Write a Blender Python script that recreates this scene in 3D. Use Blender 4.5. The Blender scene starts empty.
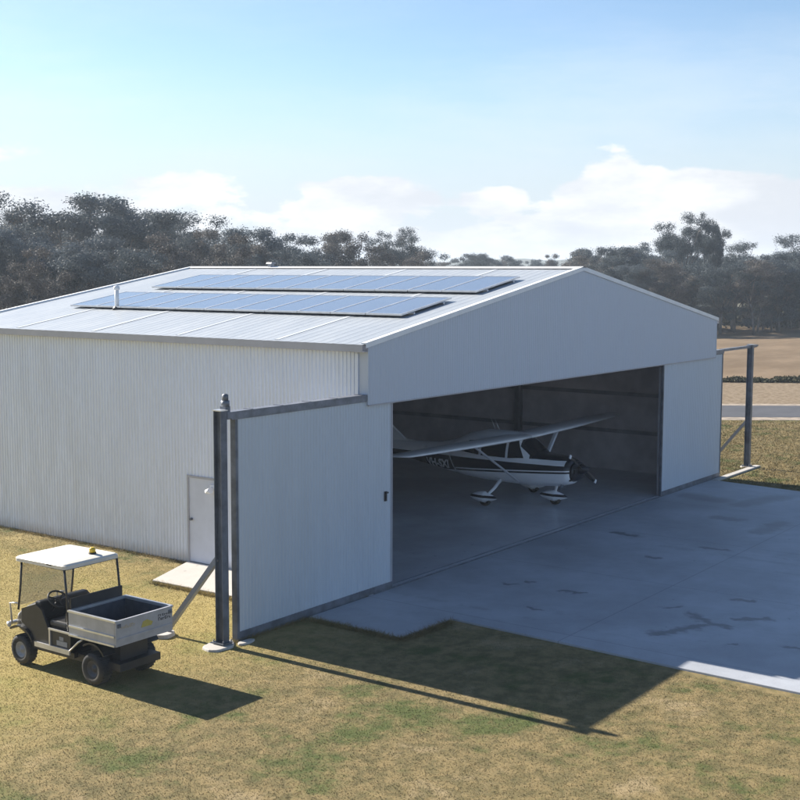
import bpy, math, random
from mathutils import Vector, Matrix
random.seed(7)
PI = math.pi
sc = bpy.context.scene
COL = sc.collection

# ------------------------------------------------------------------ helpers
LOC = {}


class MB:
    def __init__(s):
        s.v = []
        s.f = []
        s.m = []
        s.sm = []

    def add(s, vs, fs, mi=0, smooth=False):
        o = len(s.v)
        s.v += [tuple(p) for p in vs]
        for f in fs:
            s.f.append(tuple(o + i for i in f))
            s.m.append(mi)
            s.sm.append(smooth)
        return s

    def box(s, x0, x1, y0, y1, z0, z1, mi=0):
        vs = [(x, y, z) for x in (x0, x1) for y in (y0, y1) for z in (z0, z1)]
        fs = [(0, 1, 3, 2), (4, 6, 7, 5), (0, 4, 5, 1), (2, 3, 7, 6), (0, 2, 6, 4), (1, 5, 7, 3)]
        return s.add(vs, fs, mi)

    def bar(s, p, q, w, h, up=(0, 0, 1), mi=0):
        p, q = Vector(p), Vector(q)
        d = (q - p).normalized()
        u = Vector(up)
        if abs(d.dot(u)) > .99:
            u = Vector((0, 1, 0))
        a = d.cross(u).normalized() * w / 2
        b = a.cross(d).normalized() * h / 2
        vs = [c + i * a + j * b for c in (p, q) for i, j in ((-1, -1), (1, -1), (1, 1), (-1, 1))]
        fs = [(0, 3, 2, 1), (4, 5, 6, 7)] + [(k, (k + 1) % 4, (k + 1) % 4 + 4, k + 4) for k in range(4)]
        return s.add(vs, fs, mi)

    def tube(s, pts, r, n=10, mi=0, caps=True):
        pts = [Vector(p) for p in pts]
        rs = r if isinstance(r, (list, tuple)) else [r] * len(pts)
        vs = []
        prev = None
        for i, p in enumerate(pts):
            d = (pts[min(i + 1, len(pts) - 1)] - pts[max(i - 1, 0)]).normalized()
            if prev is None:
                u = Vector((0, 0, 1)) if abs(d.z) < .9 else Vector((1, 0, 0))
                a = d.cross(u).normalized()
            else:
                a = (prev - d * prev.dot(d)).normalized()
            prev = a
            b = d.cross(a)
            vs += [p + (a * math.cos(2 * PI * k / n) + b * math.sin(2 * PI * k / n)) * rs[i] for k in range(n)]
        fs = []
        for i in range(len(pts) - 1):
            fs += [(i * n + k, i * n + (k + 1) % n, (i + 1) * n + (k + 1) % n, (i + 1) * n + k) for k in range(n)]
        s.add(vs, fs, mi, True)
        if caps:
            o = len(s.v) - len(vs)
            for ring in (list(range(n))[::-1], [len(vs) - n + k for k in range(n)]):
                s.f.append(tuple(o + k for k in ring))
                s.m.append(mi)
                s.sm.append(False)
        return s

    def loft(s, rings, mi=0, caps=True, smooth=True, closed=True):
        n = len(rings[0])
        vs = [p for r in rings for p in r]
        fs = []
        for i in range(len(rings) - 1):
            for k in range(n if closed else n - 1):
                fs.append((i * n + k, i * n + (k + 1) % n, (i + 1) * n + (k + 1) % n, (i + 1) * n + k))
        if caps:
            fs += [tuple(range(n))[::-1], tuple((len(rings) - 1) * n + k for k in range(n))]
        return s.add(vs, fs, mi, smooth)

    def prism(s, poly, z0, z1, mi=0, axis='z'):
        n = len(poly)
        if axis == 'z':
            vs = [(a, b, z0) for a, b in poly] + [(a, b, z1) for a, b in poly]
        elif axis == 'x':
            vs = [(z0, a, b) for a, b in poly] + [(z1, a, b) for a, b in poly]
        else:
            vs = [(a, z0, b) for a, b in poly] + [(a, z1, b) for a, b in poly]
        fs = [tuple(range(n))[::-1], tuple(range(n, 2 * n))] + [(k, (k + 1) % n, (k + 1) % n + n, k + n) for k in range(n)]
        return s.add(vs, fs, mi)

    def wheel(s, c, r, w, prof, n=28, mi=0):
        """lathe round the x axis; prof = [(x offset, radius)]"""
        rings = []
        for k in range(n):
            a = 2 * PI * k / n
            rings.append([(c[0] + x, c[1] + q * math.cos(a), c[2] + q * math.sin(a)) for x, q in prof])
        rings.append(rings[0])
        return s.loft(rings, mi, caps=False, closed=False)

    def build(s, name, mats, parent=None, bevel=0, fixn=True):
        me = bpy.data.meshes.new(name)
        off = LOC.get(parent.name, Vector()) if parent else Vector()
        me.from_pydata([(p[0] - off[0], p[1] - off[1], p[2] - off[2]) for p in s.v], [], s.f)
        if not isinstance(mats, (list, tuple)):
            mats = [mats]
        for m in mats:
            me.materials.append(m)
        me.polygons.foreach_set('material_index', s.m)
        me.polygons.foreach_set('use_smooth', s.sm)
        me.update()
        if fixn:
            import bmesh
            bm = bmesh.new()
            bm.from_mesh(me)
            bmesh.ops.recalc_face_normals(bm, faces=bm.faces)
            bm.to_mesh(me)
            bm.free()
        o = bpy.data.objects.new(name, me)
        COL.objects.link(o)
        if parent:
            o.parent = parent
            LOC[o.name] = off
        if bevel:
            b = o.modifiers.new('bevel', 'BEVEL')
            b.width = bevel
            b.segments = 2
            b.limit_method = 'ANGLE'
            b.angle_limit = .6
        return o


def tag(o, label=None, cat=None, group=None, kind=None):
    if label: o['label'] = label
    if cat: o['category'] = cat
    if group: o['group'] = group
    if kind: o['kind'] = kind
    return o


def thing(name, loc, label, cat, group=None):
    o = bpy.data.objects.new(name, None)
    o.empty_display_size = .3
    o.location = loc
    COL.objects.link(o)
    LOC[o.name] = Vector(loc)
    return tag(o, label, cat, group)


# ------------------------------------------------------------------ materials
class NT:
    def __init__(s, name):
        s.mat = bpy.data.materials.new(name)
        s.mat.use_nodes = True
        s.t = s.mat.node_tree
        s.b = s.t.nodes['Principled BSDF']
        s.out = s.t.nodes['Material Output']

    def n(s, typ, **kw):
        nd = s.t.nodes.new(typ)
        for k, v in kw.items():
            if k.startswith('i_'):
                key = k[2:]
                nd.inputs[int(key) if key.isdigit() else key.replace('_', ' ')].default_value = v
            else:
                setattr(nd, k, v)
        return nd

    def l(s, a, b):
        s.t.links.new(a, b)

    def val(s, x, sock):
        if isinstance(x, (int, float)):
            sock.default_value = x
        else:
            s.l(x, sock)

    def math(s, op, a, b=0.0, c=None):
        nd = s.n('ShaderNodeMath', operation=op)
        s.val(a, nd.inputs[0])
        s.val(b, nd.inputs[1])
        if c is not None: s.val(c, nd.inputs[2])
        return nd.outputs[0]

    def noise(s, vec, scale, detail=4, rough=.55, dist=0):
        nd = s.n('ShaderNodeTexNoise', i_Scale=scale, i_Detail=detail, i_Roughness=rough, i_Distortion=dist)
        if vec is not None: s.l(vec, nd.inputs['Vector'])
        return nd.outputs[0]

    def pos(s):
        return s.n('ShaderNodeNewGeometry').outputs['Position']

    def objc(s):
        return s.n('ShaderNodeTexCoord').outputs['Object']

    def scaled(s, vec, sx, sy, sz):
        nd = s.n('ShaderNodeVectorMath', operation='MULTIPLY')
        s.l(vec, nd.inputs[0])
        nd.inputs[1].default_value = (sx, sy, sz)
        return nd.outputs[0]

    def step(s, x, a, b):
        """smooth 0..1 from a to b"""
        nd = s.n('ShaderNodeMapRange', interpolation_type='SMOOTHSTEP')
        s.val(x, nd.inputs[0])
        s.val(a, nd.inputs[1])
        s.val(b, nd.inputs[2])
        return nd.outputs[0]

    def lin(s, x, a, b, c, d):
        nd = s.n('ShaderNodeMapRange')
        s.val(x, nd.inputs[0])
        for i, q in enumerate((a, b, c, d)): nd.inputs[i + 1].default_value = q
        return nd.outputs[0]

    def mix(s, f, a, b):
        nd = s.n('ShaderNodeMix', data_type='RGBA')
        s.val(f, nd.inputs[0])
        for x, k in ((a, 6), (b, 7)):
            if isinstance(x, tuple):
                nd.inputs[k].default_value = (*x, 1)
            else:
                s.l(x, nd.inputs[k])
        return nd.outputs[2]

    def color(s, x):
        if isinstance(x, tuple):
            s.b.inputs['Base Color'].default_value = (*x, 1)
        else:
            s.l(x, s.b.inputs['Base Color'])

    def bump(s, h, strength=.3, dist=.02):
        nd = s.n('ShaderNodeBump', i_Strength=strength, i_Distance=dist)
        s.l(h, nd.inputs['Height'])
        s.l(nd.outputs[0], s.b.inputs['Normal'])


def simple(name, col, rough=.5, metal=0, var=.12, scale=6, spec=.5, bump=0):
    m = NT(name)
    p = m.pos()
    f = m.step(m.noise(p, scale, 5, .6), .3, .7)
    m.color(m.mix(f, tuple(c * (1 - var) for c in col), tuple(min(1, c * (1 + var)) for c in col)))
    m.b.inputs['Roughness'].default_value = rough
    m.b.inputs['Metallic'].default_value = metal
    m.b.inputs['Specular IOR Level'].default_value = spec
    if bump:
        m.bump(m.noise(p, scale * 8, 4), bump, .01)
    return m.mat


M = {}
M['steel_post'] = simple('galvanised_dark_steel', (.13, .145, .175), .5, .35, .3, 3)
M['track'] = simple('grey_steel_track', (.17, .185, .22), .5, .3, .25, 4)
M['white_trim'] = simple('white_flashing', (.74, .75, .76), .45, 0, .05, 3)
M['gutter'] = simple('grey_gutter', (.36, .365, .40), .45, .1, .06, 2)
M['door_grey'] = simple('painted_grey_door', (.56, .585, .65), .5, .0, .05, 2)
M['dark'] = simple('black_plastic', (.018, .018, .02), .45, 0, .2, 8)
M['tyre'] = simple('tyre_rubber', (.02, .02, .021), .8, 0, .3, 20)
M['alu'] = simple('aluminium_frame', (.62, .63, .65), .35, .7, .08, 5)
M['bed_grey'] = simple('grey_bed_panel', (.37, .375, .40), .45, .2, .1, 5)
M['bed_inner'] = simple('dark_bed_liner', (.05, .055, .07), .6, 0, .2, 8)
M['canopy'] = simple('white_canopy', (.62, .585, .52), .5, 0, .05, 5)
M['silver'] = simple('silver_rail', (.6, .6, .62), .35, .6, .1, 5)
M['amber'] = simple('amber_beacon', (.55, .38, .02), .25, 0, .1, 5)
M['yellow'] = simple('yellow_decal', (.42, .35, .08), .5, 0, .1, 30)
M['tan'] = simple('tan_decal', (.40, .33, .22), .5, 0, .1, 30)
M['black_decal'] = simple('black_decal', (.03, .03, .035), .5, 0, .1, 30)
M['rim'] = simple('dark_rim', (.06, .06, .065), .5, .2, .1, 30)
M['plate'] = simple('grey_plate', (.24, .25, .275), .5, .1, .1, 30)
M['seat'] = simple('black_vinyl_seat', (.022, .021, .022), .55, 0, .2, 10)
M['white_paint'] = simple('white_aircraft_paint', (.86, .87, .89), .3, 0, .03, 3)
M['black_paint'] = simple('black_aircraft_paint', (.012, .013, .02), .3, 0, .1, 3)
M['prop'] = simple('propeller_black', (.02, .02, .022), .35, 0, .2, 10)
M['reg'] = simple('registration_lettering', (.80, .80, .82), .4, 0, .04, 5)
M['interior'] = simple('hangar_inner_lining', (.54, .505, .52), .5, 0, .14, 1.0)
M['frame_in'] = simple('hangar_inner_steel', (.27, .265, .285), .6, .2, .2, 2)
M['lens'] = simple('lamp_lens', (.75, .76, .78), .2, 0, .05, 9)
M['head'] = simple('headlight_lens', (.55, .57, .6), .12, 0, .05, 9)


def metal_sheet(name, col, rough=.42, metal=.35, var=.06, stretch=(1, 1, .15), sc_=2.5):
    m = NT(name)
    p = m.pos()
    q = m.scaled(p, *stretch)
    f = m.step(m.noise(q, sc_, 6, .65), .25, .75)
    g = m.step(m.noise(q, sc_ * 9, 3, .6), .3, .7)
    f2 = m.math('MULTIPLY_ADD', g, .4, m.math('MULTIPLY', f, .6))
    m.color(m.mix(f2, tuple(c * (1 - var) for c in col), tuple(min(1, c * (1 + var)) for c in col)))
    m.val(m.lin(f2, 0, 1, rough - .06, rough + .08), m.b.inputs['Roughness'])
    m.b.inputs['Metallic'].default_value = metal
    return m.mat


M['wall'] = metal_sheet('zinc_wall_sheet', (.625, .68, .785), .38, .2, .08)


def add_dirt(mat, col, top, amt):
    t = mat.node_tree
    m = NT.__new__(NT)
    m.mat, m.t, m.b = mat, t, t.nodes['Principled BSDF']
    src = m.b.inputs['Base Color'].links[0].from_socket
    p = m.pos()
    sep = m.n('ShaderNodeSeparateXYZ')
    m.l(p, sep.inputs[0])
    nn = m.noise(m.scaled(p, 1, 1, .25), 5, 6, .7)
    h = m.math('ADD', sep.outputs[2], m.math('MULTIPLY', m.math('SUBTRACT', nn, .5), -top * 1.6))
    m.color(m.mix(m.math('MULTIPLY', m.step(h, top, 0), amt), src, col))


add_dirt(M['wall'], (.34, .29, .22), .3, .45)


def wavy(mat, sx, sy, sz, strength):
    m = NT.__new__(NT)
    m.mat, m.t, m.b = mat, mat.node_tree, mat.node_tree.nodes['Principled BSDF']
    m.bump(m.noise(m.scaled(m.pos(), sx, sy, sz), 1.0, 3, .5), strength, .12)


wavy(M['wall'], 1.6, 2.2, .5, .35)
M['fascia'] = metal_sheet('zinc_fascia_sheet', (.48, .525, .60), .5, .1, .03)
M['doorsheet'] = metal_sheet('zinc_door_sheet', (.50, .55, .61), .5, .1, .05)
M['roof'] = metal_sheet('zinc_roof_sheet', (.36, .385, .41), .42, .15, .06, (.25, 1, 1), 2)
M['lap'] = metal_sheet('roof_lap_flashing', (.52, .54, .56), .4, .1, .05)

# solar glass
m = NT('solar_glass')
p = m.pos()
cell = m.n('ShaderNodeTexBrick', i_Scale=1.0)
cell.offset = 0
cell.inputs['Brick Width'].default_value = .164
cell.inputs['Row Height'].default_value = .164
cell.inputs['Mortar Size'].default_value = .006
for k, c in (('Color1', (.125, .145, .185, 1)), ('Color2', (.135, .155, .20, 1)), ('Mortar', (.16, .18, .22, 1))):
    cell.inputs[k].default_value = c
m.l(p, cell.inputs[0])
m.l(cell.outputs[0], m.b.inputs['Base Color'])
m.b.inputs['Roughness'].default_value = .24
m.b.inputs['Coat Weight'].default_value = .5
m.b.inputs['Coat Roughness'].default_value = .05
M['solar'] = m.mat

# glass (tinted aircraft windows / cart windscreen)
m = NT('dark_window_glass')
m.color((.012, .013, .018))
m.b.inputs['Roughness'].default_value = .08
M['glass'] = m.mat
m = NT('clear_windscreen')
m.color((.35, .33, .28))
m.b.inputs['Roughness'].default_value = .1
m.b.inputs['Alpha'].default_value = .34
M['clear'] = m.mat

# concrete with stains (world-space marks of oil and damp)
STAINS = [(0.99, -5.77, 1.46, -6.08, 0.16), (1.46, -6.08, 2.05, -6.31, 0.13), (2.68, -5.77, 2.27, -6.27, 0.14), (2.24, -6.30, 2.19, -6.71, 0.11), (2.84, -6.69, 3.16, -7.07, 0.12), (2.72, -2.94, 2.83, -3.36, 0.09), (2.52, -1.69, 2.67, -1.90, 0.06), (1.19, -3.03, 1.16, -3.22, 0.08), (2.81, -5.22, 3.00, -5.37, 0.08), (2.96, -2.01, 3.05, -2.13, 0.05), (8.72, -1.22, 8.59, -1.80, 0.16), (14.79, -0.60, 14.57, -1.61, 0.50), (14.30, -2.33, 16.15, -2.82, 0.42), (12.13, -2.53, 12.13, -3.05, 0.30), (10.88, -4.12, 12.41, -4.17, 0.30), (4.18, -6.10, 4.28, -6.34, 0.12), (1.62, -7.97, 1.63, -8.17, 0.10), (8.37, -3.66, 8.43, -4.29, 0.10), (6.67, -3.04, 6.72, -3.30, 0.10), (1.20, -7.11, 1.26, -7.22, 0.06)]



def concrete(name, col, stains=(), rough=.55, joints=None, blot=.18):
    m = NT(name)
    p = m.pos()
    big = m.step(m.noise(p, .35, 5, .6), .3, .7)
    mid = m.step(m.noise(p, 2.2, 6, .65), .3, .72)
    fine = m.step(m.noise(p, 30, 4, .7), .25, .75)
    c = m.mix(big, tuple(x * (1 - blot) for x in col), tuple(x * (1 + blot * .6) for x in col))
    c = m.mix(m.math('MULTIPLY', mid, .35), c, tuple(x * .68 for x in col))
    c = m.mix(m.math('MULTIPLY', fine, .22), c, tuple(x * 1.3 for x in col))
    # small spatter of dark spots
    sp = m.step(m.noise(m.scaled(p, 1, 2.2, 1), 3.1, 3, .5), .70, .76)
    c = m.mix(m.math('MULTIPLY', sp, .55), c, tuple(x * .3 for x in col))
    if stains:
        ty = m.step(m.noise(m.scaled(p, 2.6, .10, 1), 1.0, 4, .6), .56, .72)
        ty = m.math('MULTIPLY', ty, m.step(mid, .2, .8))
        c = m.mix(m.math('MULTIPLY', ty, .32), c, tuple(x * .5 for x in col))
        sep = m.n('ShaderNodeSeparateXYZ')
        wob = m.n('ShaderNodeTexNoise', i_Scale=4.2, i_Detail=5)
        m.l(p, wob.inputs['Vector'])
        va = m.n('ShaderNodeVectorMath', operation='MULTIPLY_ADD')
        m.l(wob.outputs['Color'], va.inputs[0])
        va.inputs[1].default_value = (.5, .5, 0)
        va.inputs[2].default_value = (-.25, -.25, 0)
        vb = m.n('ShaderNodeVectorMath', operation='ADD')
        m.l(p, vb.inputs[0])
        m.l(va.outputs[0], vb.inputs[1])
        m.l(vb.outputs[0], sep.inputs[0])
        X, Y = sep.outputs[0], sep.outputs[1]
        tot = None
        for x0, y0, x1, y1, r in stains:
            L2 = (x1 - x0) ** 2 + (y1 - y0) ** 2
            dx = m.math('SUBTRACT', X, x0)
            dy = m.math('SUBTRACT', Y, y0)
            t = m.math('MULTIPLY_ADD', dx, (x1 - x0) / L2, m.math('MULTIPLY', dy, (y1 - y0) / L2))
            t = m.math('MINIMUM', m.math('MAXIMUM', t, 0.), 1.)
            ex = m.math('SUBTRACT', dx, m.math('MULTIPLY', t, x1 - x0))
            ey = m.math('SUBTRACT', dy, m.math('MULTIPLY', t, y1 - y0))
            d = m.math('SQRT', m.math('MULTIPLY_ADD', ex, ex, m.math('MULTIPLY', ey, ey)))
            k = m.math('MULTIPLY', m.step(d, r * 1.3 + .02, r * .3), .72 if r < .25 else .5)
            tot = k if tot is None else m.math('MAXIMUM', tot, k)
        c = m.mix(tot, c, tuple(x * .22 for x in col))
        m.val(m.lin(tot, 0, 1, rough, rough - .12), m.b.inputs['Roughness'])
    else:
        m.b.inputs['Roughness'].default_value = rough
    if stains:
        sj = m.n('ShaderNodeSeparateXYZ')
        m.l(p, sj.inputs[0])
        jt = None
        for ax_, per, o_ in ((0, 4.5, 0.0), (1, 4.6, 0.0)):
            t = m.math('ABSOLUTE', m.math('SUBTRACT', m.math('FRACT', m.math('DIVIDE', m.math('ADD', sj.outputs[ax_], 100 * per + per / 2 + o_), per)), .5))
            k = m.step(m.math('MULTIPLY', t, per), .016, .006)
            jt = k if jt is None else m.math('MAXIMUM', jt, k)
        c = m.mix(m.math('MULTIPLY', jt, .5), c, tuple(x * .35 for x in col))
    m.color(c)
    m.bump(m.noise(p, 60, 3), .15, .004)
    return m.mat


M['apron'] = concrete('apron_concrete', (.325, .342, .375), STAINS, .6, blot=.26)
M['floor'] = concrete('hangar_floor_concrete', (.46, .48, .52), (), .2)
M['pale_concrete'] = concrete('pale_concrete', (.42, .395, .365), (), .7, blot=.06)

# camera axis for the field bands behind the hangar (road and paddock run across the valley)
FX, FY = .8101, .5863
CX, CY, CH = -19.7835, -15.0927, 6.5358


def ground_mat():
    m = NT('lawn_and_paddock')
    p = m.pos()
    sep = m.n('ShaderNodeSeparateXYZ')
    m.l(p, sep.inputs[0])
    dep = m.math('MULTIPLY_ADD', sep.outputs[0], FX, m.math('MULTIPLY', sep.outputs[1], FY))
    dep = m.math('ADD', dep, -(CX * FX + CY * FY))
    n0 = m.noise(p, .12, 6, .62)
    n1 = m.noise(p, .55, 6, .68)
    n2 = m.noise(p, 3.5, 6, .7)
    n3 = m.noise(p, 22, 5, .75)
    straw, olive, green, bare = (.225, .172, .084), (.122, .104, .050), (.055, .085, .025), (.30, .232, .135)
    c = m.mix(m.step(n2, .35, .65), olive, straw)
    c = m.mix(m.math('MULTIPLY', m.step(n1, .50, .64), .8), c, green)
    c = m.mix(m.math('MULTIPLY', m.step(n1, .45, .33), .7), c, bare)
    c = m.mix(m.math('MULTIPLY', m.step(n3, .5, .75), .1), c, (.07, .06, .033))
    gold = m.step(m.math('ADD', sep.outputs[0], m.math('MULTIPLY', m.math('SUBTRACT', n1, .5), 6.0)), 1.0, -3.0)
    gold = m.math('MULTIPLY', gold, m.step(sep.outputs[1], -3.0, 2.0))
    c = m.mix(m.math('MULTIPLY', gold, .6), c, (.36, .285, .10))
    # paddock
    band = m.math('ADD', dep, m.math('MULTIPLY', m.math('SUBTRACT', n1, .5), 2.0))
    s1 = m.step(m.noise(m.scaled(p, .5, 1.2, 1), .16, 6, .7), .35, .65)
    pad = m.mix(s1, (.135, .096, .06), (.20, .146, .095))
    pad = m.mix(m.math('MULTIPLY', m.step(n2, .45, .7), .4), pad, (.13, .095, .06))
    rough_ = m.mix(m.step(n2, .38, .6), (.14, .105, .068), (.235, .185, .13))
    c = m.mix(m.step(band, 62.2, 63.2), c, rough_)
    c = m.mix(m.step(band, 75.5, 77.5), c, pad)
    # far country fades to olive bush beyond the belt
    c = m.mix(m.step(dep, 145, 170), c, (.10, .09, .055))
    m.color(c)
    m.b.inputs['Roughness'].default_value = .95
    m.b.inputs['Specular IOR Level'].default_value = .1
    h = m.math('ADD', m.math('MULTIPLY', n3, .6), m.math('MULTIPLY', n2, 1.6))
    m.bump(h, .3, .04)
    return m.mat


M['ground'] = ground_mat()


def blade_mat():
    m = NT('dry_grass_blades')
    p = m.pos()
    n1 = m.noise(p, .55, 6, .68)
    n2 = m.noise(p, 3.5, 6, .7)
    rnd = m.n('ShaderNodeNewGeometry').outputs['Random Per Island']
    c = m.mix(m.step(n2, .35, .65), (.132, .108, .052), (.232, .178, .087))
    c = m.mix(m.math('MULTIPLY', m.step(n1, .50, .64), .8), c, (.058, .082, .026))
    c = m.mix(m.math('MULTIPLY', rnd, .25), c, (.30, .24, .13))
    sep = m.n('ShaderNodeSeparateXYZ')
    m.l(p, sep.inputs[0])
    gold = m.step(m.math('ADD', sep.outputs[0], m.math('MULTIPLY', m.math('SUBTRACT', n1, .5), 6.0)), 1.0, -3.0)
    gold = m.math('MULTIPLY', gold, m.step(sep.outputs[1], -3.0, 2.0))
    c = m.mix(m.math('MULTIPLY', gold, .6), c, (.36, .285, .10))
    m.color(c)
    m.b.inputs['Roughness'].default_value = .8
    m.b.inputs['Specular IOR Level'].default_value = .15
    tr = m.n('ShaderNodeBsdfTranslucent')
    m.l(c, tr.inputs[0])
    mx = m.n('ShaderNodeMixShader', i_0=.14)
    m.l(m.b.outputs[0], mx.inputs[1])
    m.l(tr.outputs[0], mx.inputs[2])
    m.l(mx.outputs[0], m.out.inputs[0])
    return m.mat


M['blade'] = blade_mat()


def leaf_mat(name, a, b, c3):
    m = NT(name)
    rnd = m.n('ShaderNodeNewGeometry').outputs['Random Per Island']
    oc = m.objc()
    cl = m.step(m.noise(oc, .55, 3, .6), .35, .65)
    inf = m.n('ShaderNodeObjectInfo')
    c = m.mix(rnd, a, b)
    c = m.mix(m.math('MULTIPLY', cl, .7), c, c3)
    hsv = m.n('ShaderNodeHueSaturation')
    m.l(c, hsv.inputs['Color'])
    m.val(m.lin(inf.outputs['Random'], 0, 1, .75, 1.3), hsv.inputs['Value'])
    m.val(m.lin(inf.outputs['Random'], 0, 1, .49, .51), hsv.inputs['Hue'])
    m.color(hsv.outputs[0])
    m.b.inputs['Roughness'].default_value = .6
    m.b.inputs['Specular IOR Level'].default_value = .08
    tr = m.n('ShaderNodeBsdfTranslucent')
    m.l(hsv.outputs[0], tr.inputs[0])
    mx = m.n('ShaderNodeMixShader', i_0=.18)
    m.l(m.b.outputs[0], mx.inputs[1])
    m.l(tr.outputs[0], mx.inputs[2])
    m.l(mx.outputs[0], m.out.inputs[0])
    return m.mat


M['leaf'] = leaf_mat('gum_leaves', (.074, .092, .104), (.128, .152, .162), (.050, .064, .076))
M['leaf_brown'] = leaf_mat('brownish_gum_leaves', (.102, .095, .090), (.160, .140, .124), (.070, .077, .083))
M['bark'] = simple('gum_bark', (.14, .125, .115), .85, 0, .35, 1.5)
M['scrub'] = leaf_mat('dark_scrub', (.035, .036, .022), (.06, .058, .035), (.045, .045, .03))
m = NT('asphalt')
p = m.pos()
m.color(m.mix(m.step(m.noise(p, .8, 6, .65), .3, .7), (.045, .047, .055), (.062, .064, .074)))
m.b.inputs['Roughness'].default_value = .8
M['asphalt'] = m.mat
M['verge'] = simple('gravel_verge', (.25, .205, .16), .95, 0, .3, 2)
M['hill'] = simple('bush_hill', (.07, .075, .055), .95, 0, .3, .02)

# ------------------------------------------------------------------ camera, light, sky
cam = bpy.data.cameras.new('camera')
co = bpy.data.objects.new('camera', cam)
COL.objects.link(co)
yaw, pit, rol, F = .6265, .1018, .0033, 1255.49
fw = Vector((math.cos(yaw) * math.cos(pit), math.sin(yaw) * math.cos(pit), -math.sin(pit)))
rt = Vector((math.sin(yaw), -math.cos(yaw), 0))
up = rt.cross(fw)
r2 = rt * math.cos(rol) + up * math.sin(rol)
u2 = -rt * math.sin(rol) + up * math.cos(rol)
R = Matrix((r2, u2, -fw)).transposed()
co.matrix_world = Matrix.Translation((CX, CY, CH)) @ R.to_4x4()
cam.sensor_width = 36
cam.lens = 36 * F / 800
cam.clip_end = 12000
cam.clip_start = .1
sc.camera = co

SUN_EL = math.radians(30.5)
DX = .007                                     # shadows fall straight out of the doors, a hair to the right
sl = bpy.data.lights.new('sun', 'SUN')
sl.energy = 5.0
sl.angle = math.radians(.5)
sl.color = (1, .93, .82)
so = bpy.data.objects.new('sun', sl)
COL.objects.link(so)
sd = Vector((DX, -math.cos(SUN_EL), -math.sin(SUN_EL)))
so.rotation_euler = sd.to_track_quat('-Z', 'Y').to_euler()
so.location = (0, 30, 40)

w = bpy.data.worlds.new('World')
sc.world = w
w.use_nodes = True
nt = w.node_tree
bg = nt.nodes['Background']


def wn(typ, **kw):
    nd = nt.nodes.new(typ)
    for k, v in kw.items():
        if k.startswith('i_'):
            nd.inputs[k[2:].replace('_', ' ')].default_value = v
        else:
            setattr(nd, k, v)
    return nd


def wm(op, a, b=0., c=None):
    nd = wn('ShaderNodeMath', operation=op)
    for i, x in enumerate((a, b, c)):
        if x is None: continue
        if isinstance(x, (int, float)):
            nd.inputs[i].default_value = x
        else:
            nt.links.new(x, nd.inputs[i])
    return nd.outputs[0]


def wstep(x, a, b):
    nd = wn('ShaderNodeMapRange', interpolation_type='SMOOTHSTEP')
    for i, q in enumerate((x, a, b)):
        if isinstance(q, (int, float)):
            nd.inputs[i].default_value = q
        else:
            nt.links.new(q, nd.inputs[i])
    return nd.outputs[0]


def wmix(f, a, b):
    nd = wn('ShaderNodeMix', data_type='RGBA')
    if isinstance(f, (int, float)):
        nd.inputs[0].default_value = f
    else:
        nt.links.new(f, nd.inputs[0])
    for x, k in ((a, 6), (b, 7)):
        if isinstance(x, tuple):
            nd.inputs[k].default_value = (*x, 1)
        else:
            nt.links.new(x, nd.inputs[k])
    return nd.outputs[2]


sky = wn('ShaderNodeTexSky', sky_type='NISHITA', sun_disc=False, sun_elevation=SUN_EL, sun_rotation=0.0,
         altitude=300, air_density=1.0, dust_density=.3, ozone_density=3.0)
SKYK = .06
tc = wn('ShaderNodeTexCoord')
sepw = wn('ShaderNodeSeparateXYZ')
nt.links.new(tc.outputs['Generated'], sepw.inputs[0])
Z = sepw.outputs[2]


def wnoise(scale3, scale, detail, rough, off=(0, 0, 0)):
    mp = wn('ShaderNodeMapping')
    mp.inputs['Scale'].default_value = scale3
    mp.inputs['Location'].default_value = off
    nt.links.new(tc.outputs['Generated'], mp.inputs[0])
    nd = wn('ShaderNodeTexNoise', i_Scale=scale, i_Detail=detail, i_Roughness=rough)
    nt.links.new(mp.outputs[0], nd.inputs['Vector'])
    return nd.outputs[0]


CLOUD = (7.0, 7.0, 7.0)                       # radiance of sunlit cloud before SKYK
cn = wnoise((1, 1, 2.2), 7.5, 9, .58, (3.1, .7, .2))
cn2 = wnoise((1, 1, 2.6), 16, 7, .6, (1.3, 4.7, 1.0))
# cumulus bank low over the horizon
thr = wn('ShaderNodeMapRange')
nt.links.new(Z, thr.inputs[0])
for i, q in enumerate((.012, .085, .29, .75)): thr.inputs[i + 1].default_value = q
d = wm('SUBTRACT', wm('MULTIPLY_ADD', cn2, .42, wm('MULTIPLY', cn, .64)), thr.outputs[0])
vd = wn('ShaderNodeVectorMath', operation='DOT_PRODUCT')
nt.links.new(tc.outputs['Generated'], vd.inputs[0])
vd.inputs[1].default_value = (.8101, .5863, 0)
vr = wn('ShaderNodeVectorMath', operation='DOT_PRODUCT')
nt.links.new(tc.outputs['Generated'], vr.inputs[0])
vr.inputs[1].default_value = (.5863, -.8101, 0)
TX = wm('DIVIDE', vr.outputs['Value'], vd.outputs['Value'])
for px, pz, wx, wz, am in ((.175, .070, .055, .034, .30), (.265, .062, .05, .026, .26), (.33, .066, .04, .022, .2), (-.03, .064, .075, .022, .2), (.075, .060, .03, .016, .16), (-.19, .070, .06, .02, .2), (-.31, .088, .07, .014, .2), (-.30, .05, .08, .02, .2)):
    ex = wm('DIVIDE', wm('SUBTRACT', TX, px), wx)
    ez = wm('DIVIDE', wm('SUBTRACT', Z, pz), wz)
    q = wm('SQRT', wm('MULTIPLY_ADD', ex, ex, wm('MULTIPLY', ez, ez)))
    d = wm('ADD', d, wm('MULTIPLY', wstep(q, 1.35, .15), am * 1.15))
bank = wstep(d, .0, .06)
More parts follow.
